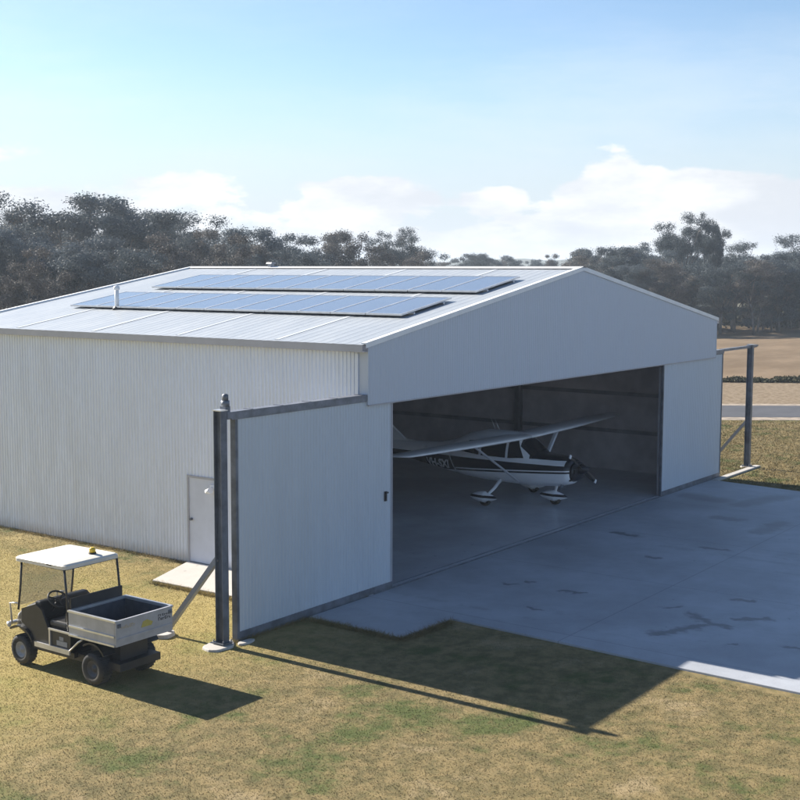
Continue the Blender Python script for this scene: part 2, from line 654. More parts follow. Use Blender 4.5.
shade = wstep(wnoise((1, 1, 3.0), 9, 6, .6, (5.2, .4, 2.2)), .35, .68)
cc = wmix(shade, (5.0, 5.2, 5.6), CLOUD)
# thin veil higher up and to the left
veil = wm('MULTIPLY', wstep(wnoise((1, 1, 5), 3.0, 8, .62, (.2, 2.2, .6)), .38, .72), wstep(Z, .30, .03))
hor = wstep(Z, .17, .02)
skc = wmix(wm('MULTIPLY', veil, .38), sky.outputs[0], CLOUD)
skc = wmix(wm('MULTIPLY', hor, .92), skc, (4.5, 4.95, 5.5))
skc = wmix(wm('MULTIPLY', bank, .92), skc, cc)
nt.links.new(skc, bg.inputs[0])
bg.inputs[1].default_value = SKYK

vs = sc.view_settings
vs.view_transform = 'Standard'
vs.look = 'None'
vs.gamma = 1
vs.use_curve_mapping = False
vs.exposure = 1.4

# ------------------------------------------------------------------ setting: ground, road, slabs, hills, haze
W, LEN, HE, HA, ZF = 18.0, 13.94, 5.11, 6.64, 3.895
S = (HA - HE) / (W / 2)


def at(u, depth, z=0.0):
    """the ground point seen in column u of the photo at a given distance along the view"""
    d = fw + r2 * ((u - 400) / F)
    h = Vector((d.x, d.y, 0))
    k = depth / (h.x * FX + h.y * FY)
    return Vector((CX + h.x * k, CY + h.y * k, z))


g = MB()
g.add([(-5000, -5000, -.04), (5000, -5000, -.04), (5000, 5000, -.04), (-5000, 5000, -.04)], [(0, 1, 2, 3)])
tag(g.build('ground', M['ground'], fixn=False), kind='structure')


def strip(d0, d1, z0, z1, name, mat):
    k = MB()
    q = []
    for d, s in ((d0, -1), (d0, 1), (d1, 1), (d1, -1)):
        b = Vector((CX + FX * d, CY + FY * d, 0)) + Vector((FY, -FX, 0)) * s * 600
        q.append((b.x, b.y))
    k.prism(q, z0, z1)
    return tag(k.build(name, mat), kind='structure')


strip(55.9, 57.0, -.1, -.026, 'road_verge', M['verge'])
strip(57.0, 62.0, -.1, -.018, 'road', M['asphalt'])
strip(62.0, 62.9, -.1, -.024, 'road_verge', M['verge'])

a = MB()
a.prism([(-1.87, .0), (-1.93, -2.2), (-.34, -2.28), (-.58, -7.1), (-.64, -10), (-1.1, -24), (17.0, -24), (17.5, -3), (17.9, -.3), (17.9, 0)], -.12, 0)
tag(a.build('concrete_apron', M['apron'], bevel=.01), kind='structure')
f_ = MB()
f_.box(.05, 17.95, .02, LEN - .05, -.12, .004)
tag(f_.build('hangar_floor', M['floor']), kind='structure')
k = MB()
k.prism([(-.02, 5.1), (-1.72, 4.45), (-1.66, 2.0), (-.02, 2.0)], -.12, .02)
tag(k.build('concrete_pad', M['pale_concrete'], bevel=.01), kind='structure')
k = MB()
k.box(17.95, 21.75, -.22, .0, -.1, .01)
tag(k.build('concrete_strip', M['pale_concrete'], bevel=.01), kind='structure')


def blob(cx, cy, rx, ry, z1, seed):
    rr = random.Random(seed)
    n = 26
    ph = rr.random() * 6
    k = MB()
    pts = []
    for i in range(n):
        t = 2 * PI * i / n
        q = 1 + .08 * math.sin(2 * t + ph) + .04 * math.sin(5 * t + 2 * ph) + rr.uniform(-.025, .025)
        pts.append((cx + rx * q * math.cos(t), cy + ry * q * math.sin(t)))
    lo = [(x, y, -.08) for x, y in pts]
    hi = [(cx + (x - cx) * .93, cy + (y - cy) * .93, z1) for x, y in pts]
    k.loft([lo, hi], smooth=False)
    tag(k.build('concrete_footing', M['pale_concrete'], bevel=.012), kind='structure')


blob(-4.2, .10, .33, .27, .0, 1)
blob(-4.30, 1.42, .25, .24, .03, 2)
blob(-3.74, -.12, .19, .10, -.005, 3)
blob(21.3, 1.4, .3, .25, .02, 4)
blob(21.33, .1, .24, .22, .012, 5)

# hills far off
hb = MB()
N = 90
rings = []
for i in range(N + 1):
    u = -700 + 2200 * i / N
    z = 16.5 + 2.2 * math.sin(i * .21 + .9) + 1.5 * math.sin(i * .53) + .8 * math.sin(i * 1.7) + random.uniform(-.6, .6)
    ring = []
    for dd, zz in ((800, -1), (840, z * .45), (880, z * .85), (920, z), (1000, z * .8), (1250, -1)):
        ring.append(tuple(at(u, dd, zz)))
    rings.append(ring)
hb.loft(rings, caps=True, closed=False)
tag(hb.build('hills', M['hill'], fixn=False), kind='structure')

hz = MB()
hz.box(-2700, 2900, -2700, 2900, -1.5, 25)
HAZE = True
if HAZE:
    hm = NT('haze_air')
    hm.t.nodes.remove(hm.b)
    pv = hm.n('ShaderNodeVolumePrincipled')
    pv.inputs['Color'].default_value = (.74, .86, 1, 1)
    pv.inputs['Density'].default_value = .0005
    pv.inputs['Anisotropy'].default_value = .2
    hm.l(pv.outputs[0], hm.out.inputs['Volume'])
    ho = hz.build('haze', hm.mat)
    tag(ho, kind='stuff')
    ho.display_type = 'WIRE'

# ------------------------------------------------------------------ hangar
hang = thing('aircraft_hangar', (9, 7, 0), 'large grey corrugated metal hangar with low gable roof and wide open front', 'hangar')


def rib(mb, O, U, V0, V1, Nn, length, period, depth, top=None, mi=0, crest=.35):
    """ribbed sheet: runs along U, ribs along V (V0..V1 offsets, V1 may depend on u through top())"""
    O, U, Nn = Vector(O), Vector(U).normalized(), Vector(Nn)
    us = []
    x = 0
    n = max(1, round(length / period))
    p = length / n
    sl_ = p * .12
    for i in range(n):
        b = i * p
        us += [(b, 0), (b + p * (1 - crest) - sl_, 0), (b + p * (1 - crest), depth), (b + p - sl_, depth)]
    us.append((length, 0))
    vs = []
    for u_, d_ in us:
        P = O + U * u_ + Nn * d_
        v1 = top(u_) if top else V1
        vs += [P + V0, P + v1]
    fs = [(2 * i, 2 * i + 2, 2 * i + 3, 2 * i + 1) for i in range(len(us) - 1)]
    mb.add(vs, fs, mi)


ZV = Vector((0, 0, 1))
# left wall: outer sheet and inner lining, with the doorway cut out by splitting into three runs
DY0, DY1, DZ = 4.16, 5.10, 1.99
wl = MB()
for (y0, y1, z0) in ((.24, DY0, .0), (DY0, DY1, DZ), (DY1, LEN, 0.)):
    rib(wl, (0, y1, 0), (0, -1, 0), ZV * z0, ZV * (HE - .02), (-1, 0, 0), y1 - y0, .1, .017)
wl.box(.06, .07, .24, DY0, 0, HE - .05, 1)
wl.box(.06, .07, DY0, DY1, DZ, HE - .05, 1)
wl.box(.06, .07, DY1, LEN - .05, 0, HE - .05, 1)
wl.build('side_wall', [M['wall'], M['interior']], hang, fixn=False)
wr = MB()
rib(wr, (W, .24, 0), (0, 1, 0), ZV * 0, ZV * (HE - .02), (1, 0, 0), LEN - .24, .2, .024)
wr.box(W - .07, W - .06, .24, LEN - .05, 0, HE - .05, 1)
wr.build('side_wall', [M['wall'], M['interior']], hang, fixn=False)
wb = MB()


def gz(x): return HE + S * min(x, W - x)


rib(wb, (W, LEN, 0), (-1, 0, 0), ZV * 0, None, (0, 1, 0), W, .2, .024, top=lambda u_: ZV * (gz(u_) - .02))
wb.prism([(.08, 0), (W - .08, 0), (W - .08, HE - .03), (W / 2, HA - .03), (.08, HE - .03)], LEN - .07, LEN - .06, 1, axis='y')
wb.build('back_wall', [M['wall'], M['interior']], hang, fixn=False)
# gable front above the doors
fa = MB()
rib(fa, (0, -.0, 0), (1, 0, 0), ZV * ZF, None, (0, -1, 0), W, .09, .007, top=lambda u_: ZV * (gz(u_) - .015), crest=.45)
fa.prism([(.0, ZF + .002), (W, ZF + .002), (W, HE - .03), (W / 2, HA - .04), (.0, HE - .03)], .012, .03, 0, axis='y')
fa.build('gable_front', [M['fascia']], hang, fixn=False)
for x0, x1 in ((-.03, .0), (W, W + .03)):
    tr = MB()
    tr.box(x0, x1, -.014, .25, ZF + .0, HE - .03)
    tr.build('corner_flashing', M['fascia'], hang)
tr = MB()
tr.box(.0, W, -.016, .012, ZF - .025, ZF)
tr.build('bottom_flashing', M['gutter'], hang)
# header behind the gable sheet
hd = MB()
hd.box(.05, W - .05, .24, .34, ZF + .02, ZF + .5)
hd.prism([(.08, ZF + .5), (W - .08, ZF + .5), (W - .08, HE - .1), (W / 2, HA - .12), (.08, HE - .1)], .26, .3, 0, axis='y')
hd.build('door_header', M['frame_in'], hang)

# roof
for side in (0, 1):
    rf = MB()
    if side == 0:
        O, dirv = (-.10, LEN + .05, HE - .10 * S), Vector((W / 2 + .10, 0, S * (W / 2 + .10)))
        nn = Vector((-S, 0, 1)).normalized()
        rib(rf, O, (0, -1, 0), Vector(), dirv, nn, LEN + .05, .25, .004)
    else:
        O, dirv = (W + .10, 0, HE - .10 * S), Vector((-W / 2 - .10, 0, S * (W / 2 + .10)))
        nn = Vector((S, 0, 1)).normalized()
        rib(rf, O, (0, 1, 0), Vector(), dirv, nn, LEN + .05, .25, .004)
    e0 = (0.03 if side == 0 else W - .03)
    rf.add([(e0, .03, HE - .05), (e0, LEN, HE - .05), (W / 2, LEN, HA - .05), (W / 2, .03, HA - .05)], [(0, 1, 2, 3)], 1)
    ro = rf.build('roof', [M['roof'], M['interior']], hang, fixn=False)
    if side == 0: ROOF = ro


def rz(x): return HE + S * x


rc = MB()
rc.loft([[(W / 2 - .2, y, HA - .2 * S + .03), (W / 2, y, HA + .045), (W / 2 + .2, y, HA - .2 * S + .03), (W / 2, y, HA + .02)] for y in (-.03, LEN + .07)], smooth=False)
rc.build('ridge_cap', M['white_trim'], ROOF)
# barge cappings along the four rakes
for y0, y1 in ((-.03, .09), (LEN - .03, LEN + .09)):
    for sgn in (0, 1):
        b = MB()
        P = []
        for x in (-.12, W / 2):
            xx = x if sgn == 0 else W - x
            z = HE + S * x
            P.append([(xx, y0, z + .045), (xx, y1, z + .045), (xx, y1, z + .02), (xx, y0 + .006, z + .02), (xx, y0 + .006, z - .06), (xx, y0, z - .06)])
        b.loft(P, smooth=False)
        b.build('barge_capping', M['white_trim'], ROOF)
for x0, x1 in ((-.2, -.03), (W + .03, W + .2)):
    b = MB()
    z0 = HE - .16
    b.prism([(x0, z0), (x1, z0), (x1, z0 + .13), (x1 - .01, z0 + .13), (x1 - .01, z0 + .012), (x0 + .012, z0 + .012), (x0 + .012, z0 + .15), (x0, z0 + .15)], .0, LEN + .05, axis='y')
    b.build('gutter', M['gutter'], hang)
for y in (2.42, 5.36, 8.2, 11.0):
    b = MB()
    b.add([(.0, y - .06, rz(.0) + .011), (.0, y + .06, rz(.0) + .011), (8.75, y + .06, rz(8.75) + .011), (8.75, y - .06, rz(8.75) + .011),
           (.0, y - .06, rz(.0) + .003), (.0, y + .06, rz(.0) + .003), (8.75, y + .06, rz(8.75) + .003), (8.75, y - .06, rz(8.75) + .003)],
          [(0, 1, 2, 3), (0, 4, 5, 1), (3, 2, 6, 7), (0, 3, 7, 4), (1, 5, 6, 2)])
    b.build('lap_flashing', M['lap'], ROOF)
# flue and ridge ventilator
b = MB()
b.tube([(2.5, 10.17, rz(2.5)), (2.5, 10.17, rz(2.5) + .56)], .055, 14)
b.tube([(2.5, 10.17, rz(2.5) + .50), (2.5, 10.17, rz(2.5) + .53), (2.5, 10.17, rz(2.5) + .60), (2.5, 10.17, rz(2.5) + .62)], [.06, .085, .075, .01], 14)
b.build('flue_pipe', M['white_trim'], ROOF)
b = MB()
b.tube([(2.5, 10.17, rz(2.5) - .02), (2.5, 10.17, rz(2.5) + .05), (2.5, 10.17, rz(2.5) + .09)], [.13, .1, .058], 14)
b.build('flue_collar', M['dark'], ROOF)
b = MB()
yv = 10.6
b.box(W / 2 - .07, W / 2 + .07, yv - .07, yv + .07, HA + .0, HA + .12)
b.prism([(W / 2 - .11, HA + .12), (W / 2 + .11, HA + .12), (W / 2 + .08, HA + .17), (W / 2 - .08, HA + .17)], yv - .11, yv + .11, axis='y')
b.build('ridge_vent', M['plate'], ROOF)

# interior frames
for y in (.36, 7.0, LEN - .35):
    b = MB()
    for x0, x1 in ((.1, .36), (W - .36, W - .1)):
        b.box(x0, x1, y - .02, y + .02, .0, HE - .2)
        b.box(x0, x0 + .03, y - .09, y + .09, .0, HE - .2)
        b.box(x1 - .03, x1, y - .09, y + .09, .0, HE - .2)
    for sgn in (0, 1):
        X = lambda q: q if sgn == 0 else W - q
        b.loft([[(X(x), y - .08, HE + S * x - .08), (X(x), y + .08, HE + S * x - .08), (X(x), y + .08, HE + S * x - .42), (X(x), y - .08, HE + S * x - .42)] for x in (.12, W / 2)], smooth=False)
    b.build('portal_frame', M['frame_in'], hang)
for x in (4.5, 9.0, 13.5):
    b = MB()
    b.box(x - .06, x + .06, LEN - .28, LEN - .075, .004, HE + S * min(x, W - x) - .2)
    b.build('end_wall_column', M['frame_in'], hang)
for z in (1.25, 2.5, 3.75):
    b = MB()
    b.box(.4, W - .4, LEN - .13, LEN - .072, z, z + .12)
    b.build('girt', M['frame_in'], hang)
    b = MB()
    b.box(W - .13, W - .072, .5, LEN - .4, z, z + .12)
    b.build('girt', M['frame_in'], hang)
for z in (2.5, 3.75):
    b = MB()
    b.box(.072, .13, .5, LEN - .4, z, z + .12)
    b.build('girt', M['frame_in'], hang)
# translucent-looking pale panel join strip inside the back wall is only a lining joint
b = MB()
for x in [1.5 * i for i in range(1, 12)]:
    b.box(x - .012, x + .012, LEN - .0745, LEN - .0705, .02, HE - .1)
b.build('lining_joint', M['frame_in'], hang)

# side door, light
b = MB()
b.box(-.012, .03, DY0 + .05, DY1 - .05, .03, DZ - .05)
do = b.build('side_door', M['door_grey'], hang, bevel=.004)
b = MB()
b.box(-.034, .05, DY0, DY0 + .05, 0, DZ)
b.box(-.034, .05, DY1 - .05, DY1, 0, DZ)
b.box(-.034, .05, DY0 + .05, DY1 - .05, DZ - .05, DZ)
b.build('frame', M['gutter'], do)
b = MB()
b.tube([(-.012, DY1 - .13, 1.0), (-.05, DY1 - .13, 1.0)], .03, 12)
b.tube([(-.05, DY1 - .13, 1.0), (-.08, DY1 - .13, 1.0)], [.018, .03], 12)
b.build('handle', M['steel_post'], do)
b = MB()
b.box(-.05, -.002, DY0 - .04, DY0 + .045, DZ + .01 - .06, DZ + .02)
b.build('door_flashing', M['gutter'], do)
b = MB()
yl = 4.30
b.box(-.05, -.013, yl - .07, yl + .07, 1.66, 1.84)
b.tube([(-.05, yl, 1.78), (-.13, yl, 1.76)], .025, 10)
b.tube([(-.16, yl + .07, 1.7), (-.16, yl - .07, 1.74)], [.05, .07], 12)
b.build('wall_light', M['lens'], do)
b = MB()
b.box(-.06, -.028, .22, .3, .0, HE - .2)
b.build('corner_flashing', M['wall'], hang)

# sliding doors
for side in (0, 1):
    xa, xb = ((-3.81, .86) if side == 0 else (14.18, 18.72))
    b = MB()
    rib(b, (xa + .05, .045, 0), (1, 0, 0), ZV * .13, ZV * (ZF + .06), (0, -1, 0), xb - xa - .10, .09, .009, crest=.45)
    b.box(xa + .06, xb - .06, .052, .07, .13, ZF + .05)
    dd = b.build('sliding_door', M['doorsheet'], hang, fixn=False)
    b = MB()
    b.box(xa, xb, .028, .09, -.035, .135)
    b.build('bottom_channel', M['steel_post'], dd)
    b = MB()
    out, inn = (xa, xb) if side == 0 else (xb, xa)
    sg = 1 if side == 0 else -1
    b.box(min(out, out + .06 * sg), max(out, out + .06 * sg), .022, .075, .135, ZF + .07)
    b.box(min(out + .004 * sg, out + .03 * sg), max(out + .004 * sg, out + .03 * sg), .075, .15, -.03, ZF + .07)
    b.build('edge_frame', M['steel_post'], dd)
    b = MB()
    b.box(min(inn, inn - .05 * sg), max(inn, inn - .05 * sg), .03, .095, .135, ZF + .0)
    b.build('edge_frame', M['gutter'] if side == 0 else M['steel_post'], dd)
    # second leaf parked behind
    b = MB()
    x2a, x2b = (xa + .1, xb - .1) if side == 0 else (xa + .04, xb - .1)
    b.box(x2a, x2b, .125, .19, -.035, ZF + .06)
    b.build('rear_leaf', M['frame_in'], dd)
    if side == 0:
        b = MB()
        b.box(xb - .28, xb - .22, .005, .035, 1.86, 2.06)
        b.box(xb - .28, xb - .2, -.02, .012, 2.02, 2.05)
        b.build('handle', M['dark'], dd)
    # track from the gable out to the post
    b = MB()
    if side == 0:
        b.box(-4.02, .3, .01, .05, 3.985, 4.10)
        b.box(-4.02, .3, .05, .20, 4.06, 4.10)
        b.box(-4.02, .3, .16, .20, 3.95, 4.06)
        b.box(-3.9, .3, .02, .045, 3.955, 3.983)
        for i in range(5):
            b.box(-3.4 + i * .8, -3.35 + i * .8, .015, .21, 4.098, 4.108)
    else:
        b.box(17.8, 18.75, .01, .22, 3.97, 4.10)
        b.box(18.75, 21.8, .05, .17, 4.03, 4.11)
    b.build('door_track', M['track'], hang)
# floor guide rail
b = MB()
b.box(.2, W - .05, .002, .018, -.02, .018)
b.box(.2, W - .05, .17, .19, -.02, .018)
b.build('floor_rail', M['steel_post'], hang)

# posts
for side in (0, 1):
    x0 = -4.195 if side == 0 else 21.22
    po = thing('door_post', (x0 + .08, .1, 0),
               ('braced steel channel post at the left end of the door track, behind the utility cart' if side == 0 else
                'tall steel post with diagonal brace standing on the lawn to the right of the hangar'), 'steel post',
               'posts carrying the ends of the sliding door tracks')
    b = MB()
    b.box(x0, x0 + .155, .0, .014, .0, 4.13)
    b.box(x0, x0 + .155, .166, .18, .0, 4.13)
    b.box(x0 + .07, x0 + .085, .014, .166, .0, 4.13)
    b.build('post', M['steel_post'], po)
    b = MB()
    b.box(x0 - .01, x0 + .165, -.01, .19, 4.13, 4.15)
    b.build('cap_plate', M['alu'], po)
    b = MB()
    b.box(x0 - .05, x0 + .2, -.05, .23, .015, .036)
    for i in (-.025, .175):
        for j in (-.025, .205):
            b.tube([(x0 + i, j, .03), (x0 + i, j, .08)], .012, 8)
    b.build('base_plate', M['steel_post'], po)
    b = MB()
    b.bar((x0 + .08, .18, 1.52), (x0 + .08 - (.10 if side == 0 else 0), 1.42, .0), .09, .09, up=(1, 0, 0))
    b.build('brace', M['plate'], po)
    if side == 0:
        b = MB()
        b.box(x0 + .15, x0 + .27, .03, .16, 4.06, 4.2)
        b.tube([(x0 + .21, .09, 4.2), (x0 + .21, .09, 4.30)], .075, 14)
        b.tube([(x0 + .21, .09, 4.30), (x0 + .21, .09, 4.4), (x0 + .21, .09, 4.42)], [.055, .055, .02], 14)
        b.build('end_stop', M['steel_post'], po)
    else:
        b = MB()
        b.box(x0 - .1, x0 + .62, .03, .2, 4.06, 4.12)
        b.build('end_stop', M['track'], po)

# solar arrays
for nm, xa, xb, ya, yb, lab in (('solar_array', 2.45, 4.42, .95, 11.95, 'row of blue solar panels lower on the roof, nearer the gutter'),
                                ('solar_array', 5.25, 7.25, .80, 11.80, 'row of blue solar panels high on the roof, just below the ridge')):
    arr = thing(nm, (xa, ya, rz(xa)), lab, 'solar panels', 'rows of solar panels on the hangar roof')
    nP = 11
    dy = (yb - ya) / nP
    sv = Vector((1, 0, S))
    nv = Vector((-S, 0, 1)).normalized()
    lift = .055

    def RP(x, y, h): return Vector((x, y, rz(x))) + nv * h
    for i in range(nP):
        y0, y1 = ya + i * dy + .008, ya + (i + 1) * dy - .008
        b = MB()
        b.add([RP(xa + .03, y0 + .03, lift + .036), RP(xa + .03, y1 - .03, lift + .036), RP(xb - .03, y1 - .03, lift + .036), RP(xb - .03, y0 + .03, lift + .036),
               RP(xa + .03, y0 + .03, lift + .01), RP(xa + .03, y1 - .03, lift + .01), RP(xb - .03, y1 - .03, lift + .01), RP(xb - .03, y0 + .03, lift + .01)],
              [(0, 1, 2, 3), (7, 6, 5, 4)])
        pn = b.build('solar_panel', M['solar'], arr)
        b = MB()
        for (p0, p1) in (((xa, y0), (xa + .03, y1)), ((xb - .03, y0), (xb, y1)), ((xa + .03, y0), (xb - .03, y0 + .03)), ((xa + .03, y1 - .03), (xb - .03, y1))):
            q = [RP(x, y, h) for h in (lift, lift + .042) for x, y in ((p0[0], p0[1]), (p1[0], p0[1]), (p1[0], p1[1]), (p0[0], p1[1]))]
            b.add(q, [(0, 3, 2, 1), (4, 5, 6, 7), (0, 1, 5, 4), (1, 2, 6, 5), (2, 3, 7, 6), (3, 0, 4, 7)])
        b.build('frame', M['alu'], pn)
    for x in (xa + .4, xb - .4):
        b = MB()
        b.bar(RP(x, ya - .05, lift - .025), RP(x, yb + .05, lift - .025), .05, .045, up=nv)
        for y in [ya + .3 + i * 1.5 for i in range(8)]:
            b.bar(RP(x, y, .01), RP(x, y, lift - .03), .05, .05, up=(0, 1, 0))
        b.build('mounting_rail', M['alu'], arr)

# ------------------------------------------------------------------ aeroplane
AX = 11.1
pl = thing('light_aircraft', (AX, 3.4, .005), 'white and black high wing propeller aeroplane parked inside the open hangar', 'aeroplane')
STN = [(1.20, .74, 1.30, .40, 2.4), (1.30, .66, 1.37, .47, 2.5), (1.60, .58, 1.43, .52, 2.8), (2.25, .53, 1.48, .56, 3.0), (2.48, .52, 1.72, .57, 2.9), (2.72, .52, 1.93, .58, 2.9),
       (3.2, .52, 1.99, .58, 3.0), (4.1, .54, 1.99, .56, 3.0), (4.6, .58, 1.87, .52, 2.8), (5.1, .64, 1.66, .46, 2.5), (5.7, .72, 1.50, .38, 2.3), (7.0, .90, 1.42, .23, 2.1), (8.3, 1.07, 1.38, .11, 2.0), (8.75, 1.14, 1.33, .05, 2.0)]


def stn(y):
    for a_, b_ in zip(STN, STN[1:]):
        if y <= b_[0]:
            t = (y - a_[0]) / (b_[0] - a_[0])
            return [a_[i] + (b_[i] - a_[i]) * t for i in range(5)]
    return list(STN[-1])


def ring(y, n=96, g=0):
    _, lo, hi, hw, e = stn(y)
    out = []
    for k in range(n):
        t = 2 * PI * k / n
        c, s_ = math.cos(t), math.sin(t)
        x = (hw + g) * math.copysign(abs(c) ** (2 / e), c)
        z = (lo + hi) / 2 + ((hi - lo) / 2 + g) * math.copysign(abs(s_) ** (2 / e), s_)
        # cabin walls lean in towards the roof
        if z > 1.3: x *= 1 - .16 * (z - 1.3) / .7
        out.append((AX + x, y, z))
    return out


def skin(y, z, sgn, g=.006):
    _, lo, hi, hw, e = stn(y)
    q = min(1, abs((z - (lo + hi) / 2) / ((hi - lo) / 2)))
    x = hw * max(0, 1 - q ** e) ** (1 / e)
    if z > 1.3: x *= 1 - .16 * (z - 1.3) / .7
    return (AX + sgn * (x + g), y, z)


# livery: stripes painted on the skin
m = NT('aircraft_livery')
oc = m.objc()
sp = m.n('ShaderNodeSeparateXYZ')
m.l(oc, sp.inputs[0])
yy = m.math('ADD', sp.outputs[1], 3.4)
zz = m.math('ADD', sp.outputs[2], .005)


def inside(v, a_, b_):
    return m.math('MULTIPLY', m.math('GREATER_THAN', v, a_), m.math('LESS_THAN', v, b_))


zl = m.lin(yy, 1.2, 5.6, 1.0, .72)
zl = m.math('MAXIMUM', zl, m.lin(yy, 5.2, 8.7, .70, 1.08))
dark_ = m.math('MULTIPLY', inside(m.math('SUBTRACT', zz, zl), 0., 9.), m.math('LESS_THAN', zz, m.lin(yy, 1.2, 8.7, 1.20, 1.16)))
pin = m.math('MULTIPLY', inside(m.math('SUBTRACT', zz, zl), .05, .085), m.math('LESS_THAN', yy, 4.95))
diag = inside(m.math('SUBTRACT', yy, m.lin(zz, .7, 1.2, 4.92, 5.12)), 0., .035)
dark_ = m.math('MULTIPLY', dark_, m.math('SUBTRACT', 1., m.math('MAXIMUM', pin, diag)))
cow = m.math('MULTIPLY', m.math('LESS_THAN', yy, 2.4), m.math('GREATER_THAN', zz, 1.335))
cow2 = m.math('MULTIPLY', m.math('LESS_THAN', yy, 1.34), m.math('GREATER_THAN', zz, 1.12))
blk = m.math('MAXIMUM', m.math('MAXIMUM', dark_, cow), cow2)
m.color(m.mix(blk, (.86, .87, .89), (.012, .013, .02)))
m.b.inputs['Roughness'].default_value = .28
M['livery'] = m.mat
ys = sorted(set([s_[0] for s_ in STN] + [1.4, 1.5, 1.8, 2.0, 2.9, 3.5, 3.8, 4.35, 4.85, 5.4, 6.1, 6.5, 7.6] + [4.9 + .1 * i for i in range(16)]))
b = MB()
b.loft([ring(y) for y in ys])
fus = b.build('fuselage', M['livery'], pl)
# windows
for sgn in (-1, 1):
    for (c, nm) in (([(2.56, 1.34), (3.08, 1.30), (3.08, 1.78), (2.80, 1.80)], 'side_window'), ([(3.16, 1.30), (3.98, 1.30), (3.98, 1.76), (3.16, 1.78)], 'side_window'), ([(4.06, 1.31), (4.75, 1.36), (4.45, 1.68), (4.06, 1.74)], 'side_window')):
        b = MB()
        nU = 6
        G = []
        for i in range(nU + 1):
            for j in range(nU + 1):
                s_, t = i / nU, j / nU
                y = (c[0][0] * (1 - s_) + c[1][0] * s_) * (1 - t) + (c[3][0] * (1 - s_) + c[2][0] * s_) * t
                z = (c[0][1] * (1 - s_) + c[1][1] * s_) * (1 - t) + (c[3][1] * (1 - s_) + c[2][1] * s_) * t
                G.append(skin(y, z, sgn, .008))
        b.add(G, [(i * 7 + j, i * 7 + j + 1, i * 7 + j + 8, i * 7 + j + 7) for i in range(nU) for j in range(nU)], 0, True)
        b.build(nm, M['glass'], fus)
b = MB()
rg = []
for y in (2.29, 2.38, 2.48, 2.6, 2.70):
    r_ = ring(y, 96, .008)
    rg.append([r_[k] for k in range(8, 41)])
b.loft(rg, caps=False, closed=False)
b.build('windscreen', M['glass'], fus)
b = MB()
b.box(AX - .0, AX + .0 + .001, 2.3, 2.31, 1.49, 1.5)
# cowl front, spinner, propeller
b = MB()
b.loft([[(AX + (x - AX) * q, y, 1.04 + (z - 1.04) * q) for x, _, z in ring(1.2)] for y, q in ((1.2, 1), (1.13, .93), (1.08, .75), (1.07, .3))])
cw = b.build('cowl_nose', M['black_paint'], pl)
for sg in (-1, 1):
    b = MB()
    b.box(AX + sg * .24 - .1, AX + sg * .24 + .1, 1.055, 1.10, 1.0, 1.12)
    b.build('air_intake', M['dark'], cw)
b = MB()
b.tube([(AX, 1.08, 1.10), (AX, 1.02, 1.10), (AX, .93, 1.10), (AX, .84, 1.10), (AX, .80, 1.10)], [.15, .15, .115, .055, .008], 20)
pr_ = MB()
ang = math.radians(-30)
for sg in (-1, 1):
    rgs = []
    for t, ch, tw in ((.10, .07, 1.0), (.25, .13, .75), (.5, .15, .5), (.75, .13, .35), (.86, .10, .3), (.90, .03, .3)):
        c = Vector((AX + sg * t * math.cos(ang), .99, 1.10 + sg * t * math.sin(ang)))
        dc = Vector((-math.sin(ang) * math.cos(tw) * sg, -math.sin(tw), math.cos(ang) * math.cos(tw) * sg)) * ch / 2
        dn = Vector((math.cos(ang), 0, math.sin(ang))).cross(dc).normalized() * .012
        rgs.append([c - dc, c + dn, c + dc, c - dn])
    pr_.loft(rgs)
pp = pr_.build('propeller', M['prop'], pl)
b.build('spinner', M['black_paint'], pp)
for sg in (-1, 1):
    tp = MB()
    c = Vector((AX + sg * .87 * math.cos(ang), .985, 1.10 + sg * .87 * math.sin(ang)))
    e = Vector((math.cos(ang), 0, math.sin(ang)))
    tp.bar(c - e * .045, c + e * .035, .10, .035, up=(0, 1, 0))
    tp.build('blade_tip', M['white_paint'], pp)


def foil(y0, ch, x, z, th=.12, n=12):
    up_, lo_ = [], []
    for i in range(n + 1):
        t = (1 - math.cos(PI * i / n)) / 2
        yt = 5 * th * (.2969 * math.sqrt(t) - .126 * t - .3516 * t * t + .2843 * t ** 3 - .1015 * t ** 4)
        cam_ = .04 * (1 - (2 * t - .8) ** 2) if t < .9 else .04 * (1 - 1) + .0
        cam_ = .022 * math.sin(PI * t)
        up_.append((x, y0 + t * ch, z + (cam_ + yt - .085 * t) * ch))
        lo_.append((x, y0 + t * ch, z + (cam_ - yt - .085 * t) * ch))
    return lo_[::-1] + up_[1:-1]


